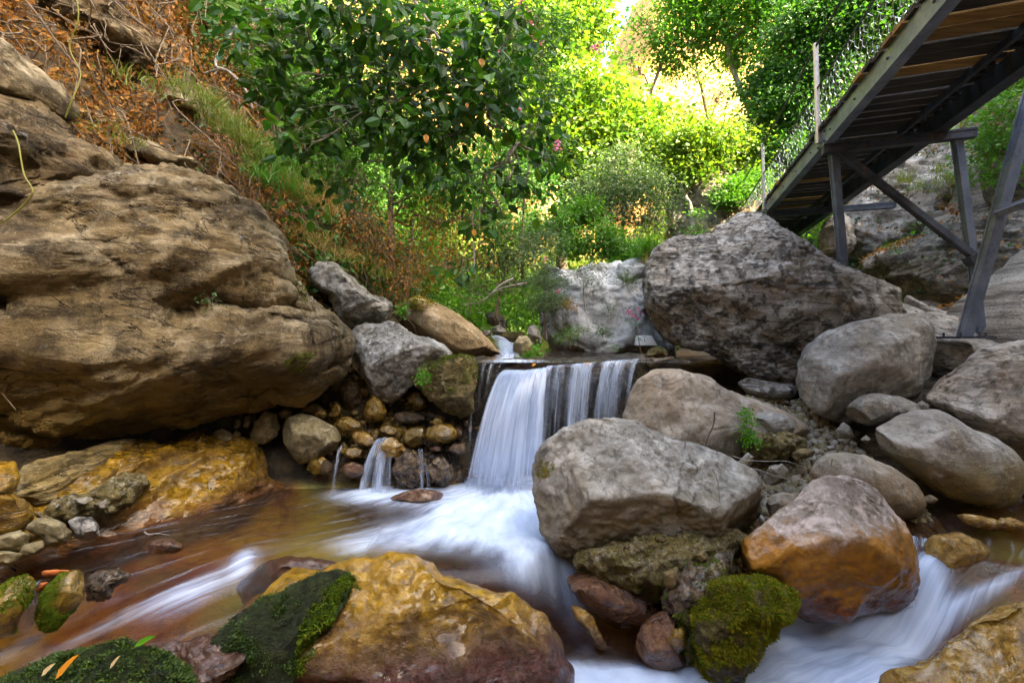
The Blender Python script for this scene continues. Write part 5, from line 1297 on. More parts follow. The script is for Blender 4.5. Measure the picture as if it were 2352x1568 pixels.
plant("plane_tree", "loose yellow-lit tree against the orange cliff at top centre", "tree", [U(1330, 500, 15), U(1340, 200, 15.5), U(1350, -50, 16)],
      [Bl(1290, 60, 15, 1.5), Bl(1130, 40, 14.5, 1.6), Bl(1200, -60, 15, 1.7), Bl(1180, 180, 14.5, 1.3)], M_bark, L_yel, 1100, 24, .15, 106, .15, asp=.75, clump_r=.3, sub=14)
plant("shrub", "broad green thicket at the foot of the straight-trunked tree", "shrub", [U(1200, 640, 9.5), U(1200, 560, 9.5), U(1200, 480, 9.6)],
      [Bl(1110, 470, 9.3, .8), Bl(1210, 430, 9.8, .7), Bl(1230, 530, 9.2, .5), Bl(1050, 420, 9.2, .7), Bl(1150, 340, 10.4, .8), Bl(1330, 480, 9.8, .5)], M_twig, L_deep, 700, 28, .08, 130, .04, clump_r=.16, sub=8)
plant("valley_tree", "slender tree whose open branches cross the white gap of sky", "tree", [U(1430, 450, 13), U(1450, 330, 13), U(1500, 200, 13.2), U(1545, 60, 13.5), U(1570, -80, 13.6)],
      [Bl(1500, 90, 13.2, .55), Bl(1465, 40, 13, .4), Bl(1540, 0, 13.5, .6), Bl(1560, 150, 13.4, .5), Bl(1440, 130, 13, .35)], M_bark, L_mid, 150, 16, .09, 107, .07, asp=.6, clump_r=.2, sub=14, limb_r=.03)
plant("valley_tree", "large fresh green tree leaning over from the right of the valley", "tree", [U(1800, 480, 13.5), U(1740, 300, 13.3), U(1690, 180, 13), U(1650, 40, 12.8), U(1620, -60, 12.6)],
      [Bl(1620, 60, 13, 1.05), Bl(1545, 110, 13.2, .55), Bl(1690, 130, 13, .4), Bl(1720, 20, 12.6, 1.2), Bl(1560, 20, 13.4, .8), Bl(1800, 170, 12.6, .7), Bl(1640, -60, 12.8, 1.2), Bl(1800, 90, 12.2, 1.0), Bl(1820, -60, 12, 1.3)],
      M_barkg, L_mid, 1000, 26, .115, 108, .11, asp=.6, clump_r=.24, sub=16, limb_r=.04)
plant("valley_tree", "thin bright tree with sparse leaves before the golden gap", "tree", [U(1640, 420, 17), U(1630, 300, 17), U(1600, 150, 17.2), U(1580, 20, 17.4)],
      [Bl(1590, 170, 17, .9), Bl(1660, 210, 17, .8), Bl(1560, 250, 17, .8), Bl(1700, 130, 17.2, .8), Bl(1620, 290, 16.8, .8), Bl(1540, 140, 17, .6), Bl(1580, 310, 16.6, .8), Bl(1700, 300, 16.6, .7), Bl(1650, 330, 16.4, .7)], M_bark, L_yel, 300, 16, .11, 131, .09, asp=.55, clump_r=.28, sub=22, limb_r=.035)
plant("ivy_tree", "dark ivy-clad tree standing close behind the bridge railing", "tree", [U(1840, 480, 10.5), U(1840, 300, 10.6), U(1830, 150, 10.7)],
      [Bl(1800, 260, 10.3, .75), Bl(1870, 180, 10.2, .8), Bl(1780, 360, 10.3, .55), Bl(1930, 90, 10, .8), Bl(1850, 60, 10.2, .8), Bl(1990, 20, 9.8, .8), Bl(1880, 320, 10.4, .5), Bl(1760, 200, 10.6, .55), Bl(2060, -40, 9.6, .7)],
      M_bark, L_deep, 1500, 32, .085, 109, .12, asp=.7, clump_r=.17, sub=12, limb_r=.03)
plant("valley_tree", "low yellow-olive tree under the bright gap in front of the ochre cliff", "tree", [U(1590, 555, 9.9), U(1585, 480, 9.8), U(1565, 420, 9.8), U(1600, 350, 9.9)],
      [Bl(1560, 340, 10, .5), Bl(1630, 330, 10, .6), Bl(1700, 340, 10.4, .5), Bl(1590, 400, 9.9, .4), Bl(1720, 410, 10.2, .35), Bl(1530, 400, 10, .35)],
      M_barkg, L_yel, 520, 24, .095, 110, .07, asp=.6, clump_r=.18, sub=18, limb_r=.025)
plant("shrub", "rounded grey-green bush in the centre behind the pale rock face", "shrub", [U(1430, 600, 8.4), U(1430, 520, 8.4), U(1440, 420, 8.5)],
      [Bl(1420, 440, 8.4, .62), Bl(1480, 420, 8.6, .4), Bl(1360, 500, 8.3, .42), Bl(1490, 500, 8.4, .36), Bl(1400, 370, 8.7, .3), Bl(1340, 430, 8.6, .25), Bl(1455, 345, 8.8, .2), Bl(1520, 455, 8.5, .22)], M_twig, L_grey, 480, 34, .06, 111, .05, asp=.4, clump_r=.17, sub=10, limb_r=.015)
plant("shrub", "bright green broadleaf bush just above the pale rock face", "shrub", [U(1400, 640, 7.4), U(1400, 580, 7.5), U(1400, 530, 7.6)],
      [Bl(1320, 560, 7.5, .28), Bl(1390, 550, 7.4, .34), Bl(1450, 580, 7.3, .26), Bl(1290, 520, 7.8, .3), Bl(1350, 490, 7.9, .3), Bl(1420, 610, 7.2, .16)], M_twig, L_bright, 420, 24, .06, 112, .03, asp=.55, clump_r=.09, sub=10, limb_r=.012)
plant("oleander", "narrow-leaved grey oleander bush over the dark upper stream", "shrub", [U(1140, 730, 6.4), U(1150, 660, 6.4), U(1170, 600, 6.5)],
      [Bl(1120, 600, 6.4, .3), Bl(1190, 590, 6.5, .33), Bl(1090, 650, 6.2, .2), Bl(1240, 560, 6.8, .3), Bl(1150, 540, 6.6, .28), Bl(1190, 650, 6.3, .18)], M_twig, L_grey, 300, 18, .09, 113, .03, asp=.17, clump_r=.11, up=.3, sub=16, limb_r=.012)
plant("shrub", "small fresh green plant on the bank at the foot of the dry thicket", "shrub", [U(1080, 720, 5.8), U(1080, 690, 5.8), U(1085, 670, 5.8)],
      [Bl(1070, 680, 5.75, .1), Bl(1110, 690, 5.8, .1), Bl(1040, 670, 5.7, .09), Bl(1090, 650, 5.9, .09)], M_twig, L_bright, 46, 12, .035, 114, .01, clump_r=.04, sub=8)
plant("feathery_shrub", "soft feathery grey-green shrub at the left corner of the pale rock face", "shrub", [U(1255, 780, 5.9), U(1250, 720, 5.9), U(1250, 650, 6.0)],
      [Bl(1240, 640, 5.9, .16), Bl(1265, 690, 5.8, .2), Bl(1230, 700, 5.85, .14), Bl(1280, 650, 5.9, .12), Bl(1255, 610, 6.0, .1)], M_twig, L_grey, 260, 34, .035, 115, .014, asp=.16, clump_r=.06, sub=14, up=.2,
      flowers=(PINK, [U(1252, 592, 5.8), U(1283, 668, 5.7)], .035))
plant("feathery_shrub", "thin grey-stemmed shrub growing from a crack in the middle of the pale rock face", "shrub", [U(1345, 715, 6.0), U(1340, 660, 6.0), U(1345, 620, 6.05)],
      [Bl(1330, 625, 6.0, .16), Bl(1365, 610, 6.0, .15), Bl(1350, 650, 5.95, .12), Bl(1380, 640, 6.0, .08)], M_barkg, L_grey, 90, 14, .032, 116, .01, asp=.2, clump_r=.06, sub=18, up=.2)
plant("feathery_shrub", "low green and yellow tuft at the foot of the pale rock face", "shrub", [U(1310, 800, 5.7), U(1310, 780, 5.7), U(1312, 765, 5.7)],
      [Bl(1310, 768, 5.65, .12), Bl(1335, 760, 5.7, .08), Bl(1285, 775, 5.65, .08)], M_twig, L_mid, 60, 18, .03, 117, .01, asp=.2, clump_r=.045, sub=12)
plant("oleander", "small pink-flowered oleander shoot before the pale rock face", "flower", [U(1472, 812, 5.3), U(1465, 770, 5.3), U(1458, 735, 5.3)],
      [Bl(1460, 742, 5.3, .06), Bl(1468, 775, 5.3, .05)], M_twig, L_mid, 12, 7, .05, 118, .005, asp=.2, clump_r=.04, sub=4, flowers=(PINK, [U(1443, 716, 5.3), U(1466, 715, 5.3), U(1468, 733, 5.3), U(1452, 722, 5.3)], .035))
plant("shrub", "small plume of leaves on the right of the pale rock face", "shrub", [U(1402, 735, 6.0), U(1402, 715, 6.0), U(1403, 700, 6.0)], [Bl(1402, 705, 6.0, .09), Bl(1405, 725, 5.95, .05)], M_twig, L_grey, 26, 9, .035, 119, .006, asp=.25, clump_r=.04, sub=6)
plant("shrub", "tiny plant at the lip of the falls under the pale rock face", "shrub", [U(1412, 810, 5.4), U(1412, 800, 5.4), U(1413, 792, 5.4)], [Bl(1413, 797, 5.4, .05)], M_twig, L_mid, 14, 9, .03, 120, .005, asp=.2, clump_r=.03, sub=5)
plant("oleander", "tall oleander with pink flowers reaching up before the yellow trees", "shrub", [U(1200, 640, 6.8), U(1205, 450, 6.7), U(1240, 250, 6.6), U(1250, 60, 6.5)],
      [Bl(1230, 130, 6.4, .45), Bl(1270, 200, 6.4, .35), Bl(1190, 60, 6.3, .35), Bl(1290, 90, 6.5, .35), Bl(1280, 330, 6.3, .25), Bl(1240, 30, 6.4, .3)], M_twig, L_deep, 170, 13, .11, 121, .02, asp=.17, clump_r=.11, up=.3, sub=16, limb_r=.01,
      flowers=(PINK, [U(1222, 60, 6.2), U(1232, 88, 6.2), U(1214, 40, 6.2), U(1277, 338, 5.9), U(1367, 112, 6.3), U(1146, 128, 6.2), U(1172, 245, 6.1), U(1190, 258, 6.1), U(1200, 12, 6.2)], .075))
plant("shrub", "light green bush beside the far railing posts", "shrub", [U(1700, 520, 9.6), U(1700, 470, 9.6), U(1700, 430, 9.6)], [Bl(1690, 440, 9.5, .32), Bl(1730, 420, 9.7, .3), Bl(1665, 455, 9.4, .2)], M_twig, L_bright, 260, 22, .065, 122, .02, clump_r=.1, sub=8)
plant("shrub", "thin blue-green sapling in front of the ochre-streaked cliff", "shrub", [U(1610, 545, 9), U(1608, 510, 9), U(1605, 480, 9)], [Bl(1605, 490, 9, .16), Bl(1600, 530, 9, .18), Bl(1580, 540, 9, .14)], M_twig, L_mid, 50, 14, .05, 123, .012, clump_r=.08, sub=8)
plant("creeper", "trailing bramble with green leaves hanging on the right-edge rock", "creeper", [U(2330, 200, 6.3), U(2310, 280, 6.1), U(2290, 380, 6.0)],
      [Bl(2300, 260, 6.0, .35), Bl(2260, 330, 6.1, .25), Bl(2340, 330, 5.9, .25), Bl(2290, 400, 6.0, .2), Bl(2350, 180, 6.2, .3), Bl(2240, 390, 6.1, .12)], M_twig, L_bright, 240, 12, .055, 124, .012, asp=.75, clump_r=.1, sub=14, limb_r=.008)
plant("creeper", "greenish yellow creeper beside the bridge leg foot", "creeper", [U(2180, 620, 6.3), U(2190, 600, 6.2), U(2200, 580, 6.2)], [Bl(2190, 600, 6.2, .13), Bl(2160, 560, 6.4, .12)], M_twig, leaf_mat("yellow_creeper_leaf", [(.3, .24, .03), (.2, .2, .03)], .4), 30, 8, .045, 125, .008, clump_r=.06, sub=8)
plant("bush", "leafy bush at the far right edge under the bridge deck", "shrub", [U(2420, 280, 7.2), U(2400, 220, 7.2), U(2390, 180, 7.2)], [Bl(2360, 190, 7.2, .4), Bl(2420, 200, 7, .5), Bl(2340, 240, 7.1, .25)], M_twig, L_mid, 260, 18, .07, 126, .03, clump_r=.12, sub=8)

for i_, (px_, py_, Y_, r_s, lab_) in enumerate([(1300, 700, 5.85, .10, "dry-edged tuft in the upper left crack of the pale rock face"), (1440, 640, 6.05, .09, "small leafy tuft near the top right of the pale rock face"), (1385, 765, 5.75, .07, "little weed low in the middle of the pale rock face")]):
    plant("shrub", lab_, "shrub", [U(px_, py_ + 14, Y_), U(px_, py_, Y_), U(px_ + 2, py_ - 8, Y_)], [Bl(px_, py_ - 4, Y_, r_s), Bl(px_ + 12, py_ + 6, Y_, r_s * .6)], M_twig, L_grey if i_ else L_dryvine, 40, 12, .032, 140 + i_, .005, asp=.25, clump_r=.04, sub=8)
def tuft(name, label, cat, base, n, h, spread, mat, seed, wid=.012, group=None, lean=(0, 0, 0), parent=None):
    rs = np.random.RandomState(seed)
    b = np.asarray(base, float)
    if b.ndim == 1: b = b[None]
    C = b[rs.randint(len(b), size=n)] + rs.normal(size=(n, 3)) * np.array([spread, spread, .01]) * .5
    A = rs.normal(size=(n, 3)) * .45 + np.array([0, 0, 1.0]) + np.asarray(lean)
    A = unit(A); L = h * (.5 + .6 * rs.rand(n)); S = unit(np.cross(A, rs.normal(size=(n, 3)))) * wid
    A2 = unit(A + np.array([0, 0, -.55]) + rs.normal(size=(n, 3)) * .15)
    P1 = C + A * L[:, None] * .55; P2 = P1 + A2 * L[:, None] * .45
    V = np.stack([C - S * .5, C + S * .5, P1 + S * .45, P1 - S * .45, P2], 1).reshape(-1, 3)
    i = np.arange(n)[:, None] * 5
    o = mesh_obj(name, V, [i + np.array([[0, 1, 2, 3]]), i + np.array([[3, 2, 4]])], mat, parent, smooth_=False)
    if parent is None: tag(o, label, cat, group)
    return o
tuft("reed_clump", "arching clump of long green blades on top of the pale rock beside the big boulder", "reeds", [U(1480, 592, 6.3), U(1500, 585, 6.3)], 160, .42, .16, L_bright, 201, .016)
tuft("dry_grass_tuft", "straw-coloured tuft hanging between the reeds and the big boulder", "grass tuft", [U(1495, 610, 6.2), U(1485, 600, 6.25)], 90, .25, .08, L_straw, 202, .008, lean=(0, -.3, -.8))
for i, (px, py, Y, n, h, m, lab) in enumerate([
    (640, 425, 4.75, 420, .22, L_bright, "bright green grass tuft on the sunny brow of the left hillside"),
    (700, 455, 4.8, 300, .26, L_straw, "pale straw grass hanging beside the bright green tuft"),
    (600, 375, 4.9, 300, .2, L_grass, "yellow-green grass above the bright green tuft"),
    (570, 330, 4.9, 260, .22, L_grass, "wispy grass in the orange dry leaves of the hillside"),
    (820, 605, 5.1, 120, .14, L_grass, "small green grass clump on the pale ridge of rock"),
    (730, 560, 4.75, 160, .18, L_straw, "dry grass fringe above the cliff nose"),
    (2080, 590, 6.6, 80, .16, L_bright, "low fern-green tuft on the ledge under the bridge"),
    (2120, 440, 7.4, 260, .3, L_grass, "tall pale grass on the right hillside beneath the bridge"),
    (2200, 420, 7.2, 200, .28, L_grass, "second patch of pale grass nearer the right edge"),
    (480, 250, 4.7, 200, .22, L_grass, "weeds growing below the dark vine-hung rock"),
    (300, 190, 4.1, 70, .16, L_grass, "green fern-like weeds on the leaf-covered slope at top left"),
    (520, 300, 4.75, 240, .2, L_grass, "yellowish weeds among the orange leaves left of the wispy grass"),
    (655, 385, 4.85, 260, .2, L_bright, "fresh green grass higher up behind the bright tuft"),
    (430, 215, 4.6, 160, .2, L_grass, "sparse weeds on the leaf slope beneath the twisted root"),
    (240, 300, 3.8, 50, .12, L_grass, "small green weeds beside the wavy cliff layer")]):
    b = [U(px + dx, py + dy, Y) for dx, dy in ((-45, -22), (-18, -4), (8, 6), (34, 18), (15, -10), (60, 32))]
    tuft("grass_tuft", lab, "grass tuft", b, n, h, .14, m, 210 + i, .008)

def fern(label, pts, Y, n, size, seed, mat=None):
    rs = np.random.RandomState(seed)
    B_ = np.array([U(a, b, Y) for a, b in pts])
    C = B_[rs.randint(len(B_), size=n)] + rs.normal(size=(n, 3)) * np.array([.035, .03, .035])
    C[:, 1] -= .02
    V, Fs = leaf_geo(C, rs.normal(size=(n, 3)) + np.array([0, -.4, -.7]), rs.normal(size=(n, 3)) * .5 + np.array([0, -.9, .6]), size * (.6 + .7 * rs.rand(n)), size * (.6 + .5 * rs.rand(n)), .2)
    root = empty("maidenhair_fern", B_.mean(0)); tag(root, label, "fern")
    mesh_obj("fronds", V, Fs, mat or L_fern, root, smooth_=False)
    mb = MB()
    for k in range(14):
        p = C[rs.randint(n)]
        mb.tube(branch_path(rs, B_.mean(0) + np.array([0, .04, .02]), p, .2, 4), .0015, 3)
    mb.build("stalks", M_twig, root)
fern("vivid green maidenhair fern hanging on the tan boulder's flank", z4([(1065, 340), (1085, 370), (1060, 400), (1090, 420), (1085, 450), (1110, 455), (1070, 440), (1075, 325)]), 3.72, 330, .022, 301)
fern("vivid green fern clump on the front of the mossy boulder", z5([(620, 690), (635, 700), (610, 705), (630, 720)]), 4.12, 130, .024, 302)
fern("vivid green fern clump on the moss cap of the tan slab", z5([(495, 290), (510, 300), (485, 305), (505, 320)]), 5.2, 120, .03, 303)
fern("bright fern growing at the water's edge under the upper stones", z5([(1230, 600), (1260, 575), (1290, 545), (1300, 520), (1320, 555), (1250, 590)]), 5.15, 260, .028, 304)
fern("little clump of green leaves in a crack at the foot of the banded cliff", z1([(955, 1370), (962, 1380)]), 3.35, 30, .022, 305, L_deep)

# ------------------------------------------------------------------ ground cover that nobody could count
def scatter_terrain(n, x0, x1, y0, y1, rs, keep=None):
    out, nn = [], []
    while sum(len(a) for a in out) < n:
        m = n * 3
        X = x0 + (x1 - x0) * rs.rand(m); Y = y0 + (y1 - y0) * rs.rand(m)
        Z = terrain_z(X, Y); e = .06
        gx = (terrain_z(X + e, Y) - terrain_z(X - e, Y)) / (2 * e); gy = (terrain_z(X, Y + e) - terrain_z(X, Y - e)) / (2 * e)
        wgt = np.sqrt(1 + gx ** 2 + gy ** 2)
        ok = rs.rand(m) < wgt / 4.5
        if keep is not None: ok &= keep(X, Y, Z, rs)
        P = np.stack([X, Y, Z], -1)[ok]; N = unit(np.stack([-gx, -gy, 1 + 0 * gx], -1))[ok]
        out.append(P); nn.append(N)
    return np.vstack(out)[:n], np.vstack(nn)[:n]
def litter(name, n, rect, size, mat, seed, lift=.03, asp=.6, droop=.5, keep=None, nrm=.7, lenv=None):
    rs = np.random.RandomState(seed)
    P, N = scatter_terrain(n, *rect, rs, keep)
    P = P + N * (lift * rs.rand(n, 1) ** 1.5)
    A = rs.normal(size=(n, 3)) + np.array([0, 0, -droop])
    NN = N + rs.normal(size=(n, 3)) * nrm
    L = size * (.3 + 1.5 * rs.rand(n) ** 1.7)
    V, Fs = leaf_geo(P, A, NN, L, L * asp * (.6 + .6 * rs.rand(n)), .3)
    return tag(mesh_obj(name, V, Fs, mat, smooth_=False), kind="stuff")
def patchy(th, seed, sc_=.9):
    return lambda X, Y, Z, rs: fbm(np.stack([X, Y, Z * .6], -1) * sc_, 3, seed) > th
left_hill = lambda X, Y, Z, rs: (X < np.interp(Y, _Y, _XL) - .05) & (Z > 1.75)
def both(a, b): return lambda X, Y, Z, rs: a(X, Y, Z, rs) & b(X, Y, Z, rs)
tag(litter("dry_leaf_litter", 26000, (-6, -1.4, 2.2, 7.5), .05, L_dry, 401, .05, keep=both(left_hill, patchy(-.25, 3))), "brown and orange dead leaves covering the steep left hillside", "leaf litter")
tag(litter("dry_leaf_litter", 34000, (-5.2, -1.9, 2.2, 5.8), .05, L_dry, 411, .16, keep=both(left_hill, patchy(-.4, 4))), "thick drifts of orange-brown dead leaves on the near part of the left hillside", "leaf litter")
tag(litter("dry_vine_cover", 15000, (-5.5, -1.4, 3.2, 8), .03, L_dryvine, 402, .22, keep=both(left_hill, patchy(.0, 7))), "dry golden vine leaves hanging over the left hillside", "dry vines")
tag(litter("pink_faded_leaves", 2600, (-3.4, -1.9, 4.2, 5.6), .035, L_pinkdry, 403, .08, keep=both(left_hill, patchy(-.1, 9))), "faded pinkish leaves on the brow above the cliff", "leaf litter")
tag(litter("ivy_cover", 9000, (-6, -1.6, 3.0, 9), .055, L_ivy, 404, .12, keep=both(left_hill, patchy(.12, 12))), "patches of dark ivy on the left hillside", "ivy")
tag(litter("hillside_greenery", 52000, (-6, -1.2, 5.2, 12), .07, L_deep, 405, .6, keep=both(left_hill, patchy(-.2, 15))), "green undergrowth on the upper left hillside", "undergrowth")
tag(litter("valley_undergrowth", 80000, (-4, 8, 8, 20), .10, L_mid, 406, 1.2, keep=patchy(-.3, 18, .6)), "green undergrowth filling the valley floor and banks behind the falls", "undergrowth")
tag(litter("valley_undergrowth", 60000, (-6, 12, 13, 26), .15, L_yel, 407, 2.0, keep=patchy(-.25, 21, .5)), "sunlit yellow-green undergrowth far up the valley", "undergrowth")
right_hill = lambda X, Y, Z, rs: (X > np.interp(Y, _Y, _XR) + .2)
tag(litter("dry_leaf_litter", 9000, (4.4, 9, 5, 11), .055, L_dry, 408, .06, keep=both(right_hill, patchy(.05, 23))), "brown dead leaves lying on the right hillside ledges", "leaf litter")
tag(litter("right_bank_greenery", 9000, (4.8, 10, 6.5, 13), .06, L_mid, 409, .3, keep=both(right_hill, patchy(.1, 27))), "green weeds and creepers on the right hillside", "undergrowth")
# dead leaves and weeds lying on the ledges of the right hillside
def rock_litter(keys, n, size, mat, seed, name, label, upmin=.15, lift=.03, asp=.6):
    rs = np.random.RandomState(seed); Ps, Ns = [], []
    for key in keys:
        o, V, Fq = ROCKS[key]
        a, b, c, d = (V[Fq[:, k]] for k in range(4)); nn = np.cross(c - a, d - b); ar = np.linalg.norm(nn, axis=1); nn = unit(nn)
        fc = (a + c) / 2
        wgt = ar * np.clip(nn[:, 2] - upmin, 0, 1) * (fbm(fc * 1.4, 3, seed) > -.05)
        fi = rs.choice(len(Fq), size=n // len(keys), p=wgt / wgt.sum()); u, v = rs.rand(2, len(fi), 1)
        Ps.append((a[fi] * (1 - u) + b[fi] * u) * (1 - v) + (d[fi] * (1 - u) + c[fi] * u) * v); Ns.append(nn[fi])
    P = np.vstack(Ps); N = np.vstack(Ns); m = len(P)
    L = size * (.5 + .8 * rs.rand(m))
    V, Fs = leaf_geo(P + N * (.004 + lift * rs.rand(m, 1) ** 2), rs.normal(size=(m, 3)) + np.array([0, 0, -.3]), N + rs.normal(size=(m, 3)) * .5, L, L * asp, .3)
    tag(mesh_obj(name, V, Fs, mat, smooth_=False), label, kind="stuff")
rock_litter(["hill_a", "hill_b", "hill_c", "hill_d"], 6000, .05, L_dry, 421, "dry_leaf_litter", "brown dead leaves caught on the rock ledges at the right")
rock_litter(["hill_b", "hill_d", "hill_a"], 2600, .05, L_ivy, 422, "ivy_cover", "scattered green ivy on the right-hand rocks", .0, .08, .8)
# hanging dry vines: a countless tangle of thin stems
mb = MB(); rs = np.random.RandomState(31)
P, N = scatter_terrain(620, -5.2, -1.5, 2.6, 7.5, rs, left_hill)
for p, nrm in zip(P, N):
    L = .5 + 1.0 * rs.rand()
    a = p + nrm * .05; b_ = a + np.array([.25 * rs.normal() + .35 * L, .15 * rs.normal(), -L * .75]) + nrm * .25
    mb.tube(branch_path(rs, a, b_, .35, 6, .12), .003 + .004 * rs.rand(), 4)
tag(mb.build("hanging_vines", M_twig, smooth_=True), "thin dry vine stems trailing down the left hillside", "dry vines", kind="stuff")
# single vine and stems in front of the cliff
mb = MB(); mb.tube(curve3([U(30, 300, 2.75), U(42, 330, 2.7), U(55, 400, 2.68), U(75, 440, 2.66), U(50, 475, 2.66), U(0, 515, 2.64), U(-40, 530, 2.64)], 8), .0045, 5)
tag(mb.build("vine", leaf_mat("green_vine", [(.2, .2, .03), (.26, .24, .04)], .1), smooth_=True), "single yellow-green vine dangling in front of the cliff at the left edge", "vine")
mb = MB(); mb.tube(curve3([U(170, -40, 3.2), U(180, 40, 3.2), U(160, 110, 3.2), U(185, 170, 3.2), U(165, 230, 3.15), U(150, 270, 3.15)], 8), .0045, 5)
tag(mb.build("vine", bpy.data.materials["green_vine"], smooth_=True), "pale curling vine hanging from the top edge at the far left", "vine")
mb = MB(); mb.tube(curve3([U(545, 60, 4.9), U(510, 110, 4.85), U(495, 150, 4.8), U(525, 165, 4.8), U(560, 200, 4.8), U(580, 250, 4.85)], 8), .014, 6)
mb.tube(curve3([U(525, 165, 4.8), U(500, 160, 4.8), U(470, 170, 4.85)], 8), .010, 6)
tag(mb.build("root", M_barkg, smooth_=True), "twisted pale grey root looping out of the hillside at the upper left", "root")
for pts, Y, r, lab in [
    ([(230, -30), (280, 20), (330, 60), (372, 85)], 3.9, .012, "dark slanting stick above the vine-hung rock"),
    ([(40, -20), (90, 40), (140, 110), (190, 170)], 3.5, .010, "long dark stick slanting down at the top left corner"),
    ([(750, 380), (760, 420), (800, 455), (850, 470)], 4.3, .006, "arched bare twig hooking out below the dark leaves"),
    ([(1180, 640), (1150, 655), (1110, 690), (1060, 700)], 6.0, .022, "grey bare branch lying over the dark upper stream"),
    ([(1210, 650), (1160, 660), (1130, 672)], 5.9, .016, "second grey branch below the first over the upper stream"),
    (z4([(930, 325), (925, 380), (900, 440), (888, 480)]), 3.55, .006, "thin curved twig leaning on the tan boulder"),
    (z4([(725, 380), (735, 410), (745, 430)]), 3.6, .003, "tiny pale twig at the joint of the tan boulder"),
    (z4([(920, 585), (940, 630), (950, 690), (955, 745)]), 2.52, .0035, "thin white straw stuck on the face of the main boulder"),
    (z4([(1010, 525), (1080, 545), (1180, 550), (1260, 550), (1330, 575)]), 3.3, .004, "long dry twig lying across the right gravel"),
    (z4([(1050, 575), (1130, 590), (1220, 620), (1300, 640)]), 3.25, .004, "forked dry twig below the long one in the gravel"),
    (z4([(1470, 540), (1460, 580), (1440, 610), (1400, 630)]), 2.95, .004, "curved dry stem between the orange boulder and the brown one"),
    (z6([(860, 665), (885, 680), (940, 675), (1010, 685)]), 2.95, .005, "pale forked twig lying at the pool's left edge")]:
    mb = MB(); mb.tube(curve3([U(a, b, Y) for a, b in pts], 6), np.linspace(r, r * .5, (len(pts) - 1) * 6 + 1), 6)
    tag(mb.build("twig", M_barkg if r < .006 or "grey" in lab else M_bark, smooth_=True), lab, "twig")
# gravel
def pebbles(name, n, fn, size, mat, seed, label):
    rs = np.random.RandomState(seed); d, Fq = sphere_grid(3)
    P = fn(rs, n); V = []
    s = size * (.35 + 1.1 * rs.rand(n) ** 2.2)
    sq = .6 + .5 * rs.rand(n, 3)
    V = P[:, None] + d[None] * (s[:, None] * sq)[:, None, :] + rs.normal(size=(n, len(d), 3)) * s[:, None, None] * .09
    Fa = (np.arange(n)[:, None, None] * len(d) + Fq[None]).reshape(-1, 4)
    return tag(mesh_obj(name, V.reshape(-1, 3), Fa, mat), label, "gravel", kind="stuff")
def on_terrain(x0, x1, y0, y1, lift=.0):
    def f(rs, n):
        X = x0 + (x1 - x0) * rs.rand(n); Y = y0 + (y1 - y0) * rs.rand(n)
        return np.stack([X, Y, terrain_z(X, Y) + lift], -1)
    return f
def grain_mat():
    t = NT("mixed_gravel"); rnd = t.geo.outputs["Random Per Island"]
    cr = t.n("ShaderNodeValToRGB", None, i0=rnd); el = cr.color_ramp.elements
    for p_, c in [(.25, (.26, .22, .13)), (.5, (.20, .19, .17)), (.75, (.36, .33, .26))]:
        e_ = el.new(p_); e_.color = (*c, 1)
    el[0].color = (.16, .12, .05, 1); el[-1].color = (.45, .43, .40, 1)
    nz = t.noise(t.geo.outputs["Position"], 60, 5, .7)
    bp = t.n("ShaderNodeBump", None, Strength=.5, Distance=.01, Height=nz)
    return t.done(t.n("ShaderNodeBsdfPrincipled", None, Base_Color=t.mix(t.math('MULTIPLY', nz, .7), cr.outputs[0], (.12, .10, .05)), Roughness=.85, Normal=bp))
M_gravel = grain_mat()
pebbles("gravel", 7000, on_terrain(1.15, 3.5, 3.2, 4.9), .030, M_gravel, 501, "loose gravel and pebbles between the right-hand boulders")
pebbles("gravel", 500, on_terrain(-.95, -.3, 4.2, 4.75, .0), .035, M_wet, 502, "dark wet pebbles in the gaps below the little cascade")
pebbles("gravel", 500, on_terrain(-1.9, -.9, 4.25, 4.9, .02), .04, M_cob, 503, "wet ochre pebbles under the cliff nose")

# ------------------------------------------------------------------ moss fur on the stones (parts of those stones)
def fur(key, n, size, mat, seed, keep, label=None, asp=.35, name="moss"):
    o, V, Fq = ROCKS[key]; rs = np.random.RandomState(seed)
    a, b, c, d = (V[Fq[:, k]] for k in range(4))
    ar = np.linalg.norm(np.cross(c - a, d - b), axis=1)
    fc = (a + c) / 2; ar = ar * ((np.cross(c - a, d - b) * (np.array([0, 0, EYE]) - fc)).sum(1) > -.02) * (.02 + keep(1176 + fc[:, 0] / fc[:, 1] * F, 784 - (fc[:, 2] - EYE) / fc[:, 1] * F, fbm(fc * 6, 3, seed), unit(np.cross(c - a, d - b))))
    fi = rs.choice(len(Fq), size=n * 4, p=ar / ar.sum())
    u, v = rs.rand(2, n * 4, 1)
    P = (a[fi] * (1 - u) + b[fi] * u) * (1 - v) + (d[fi] * (1 - u) + c[fi] * u) * v
    N = unit(np.cross(c - a, d - b)[fi])
    px = 1176 + P[:, 0] / P[:, 1] * F; py = 784 - (P[:, 2] - EYE) / P[:, 1] * F
    nz = fbm(P * 6, 3, seed)
    ok = keep(px, py, nz, N) & ((N * (np.array([0, 0, EYE]) - P)).sum(1) > -.05)
    P, N = P[ok][:n], N[ok][:n]
    m = len(P)
    if m == 0: print("no moss on", key); return
    A = N * .8 + rs.normal(size=(m, 3)) * .45 + np.array([0, 0, -.25])
    L = size * (.5 + .8 * rs.rand(m)) * (1 + .8 * np.clip(fbm(P * 14, 2, 3), -.6, 1))
    Vv, Fs = leaf_geo(P - N * .002, A, rs.normal(size=(m, 3)) + np.array([0, -.4, .4]), L, L * asp, .2)
    q = mesh_obj(name, Vv, Fs, mat, o, smooth_=False)
    if label: q["label"] = label
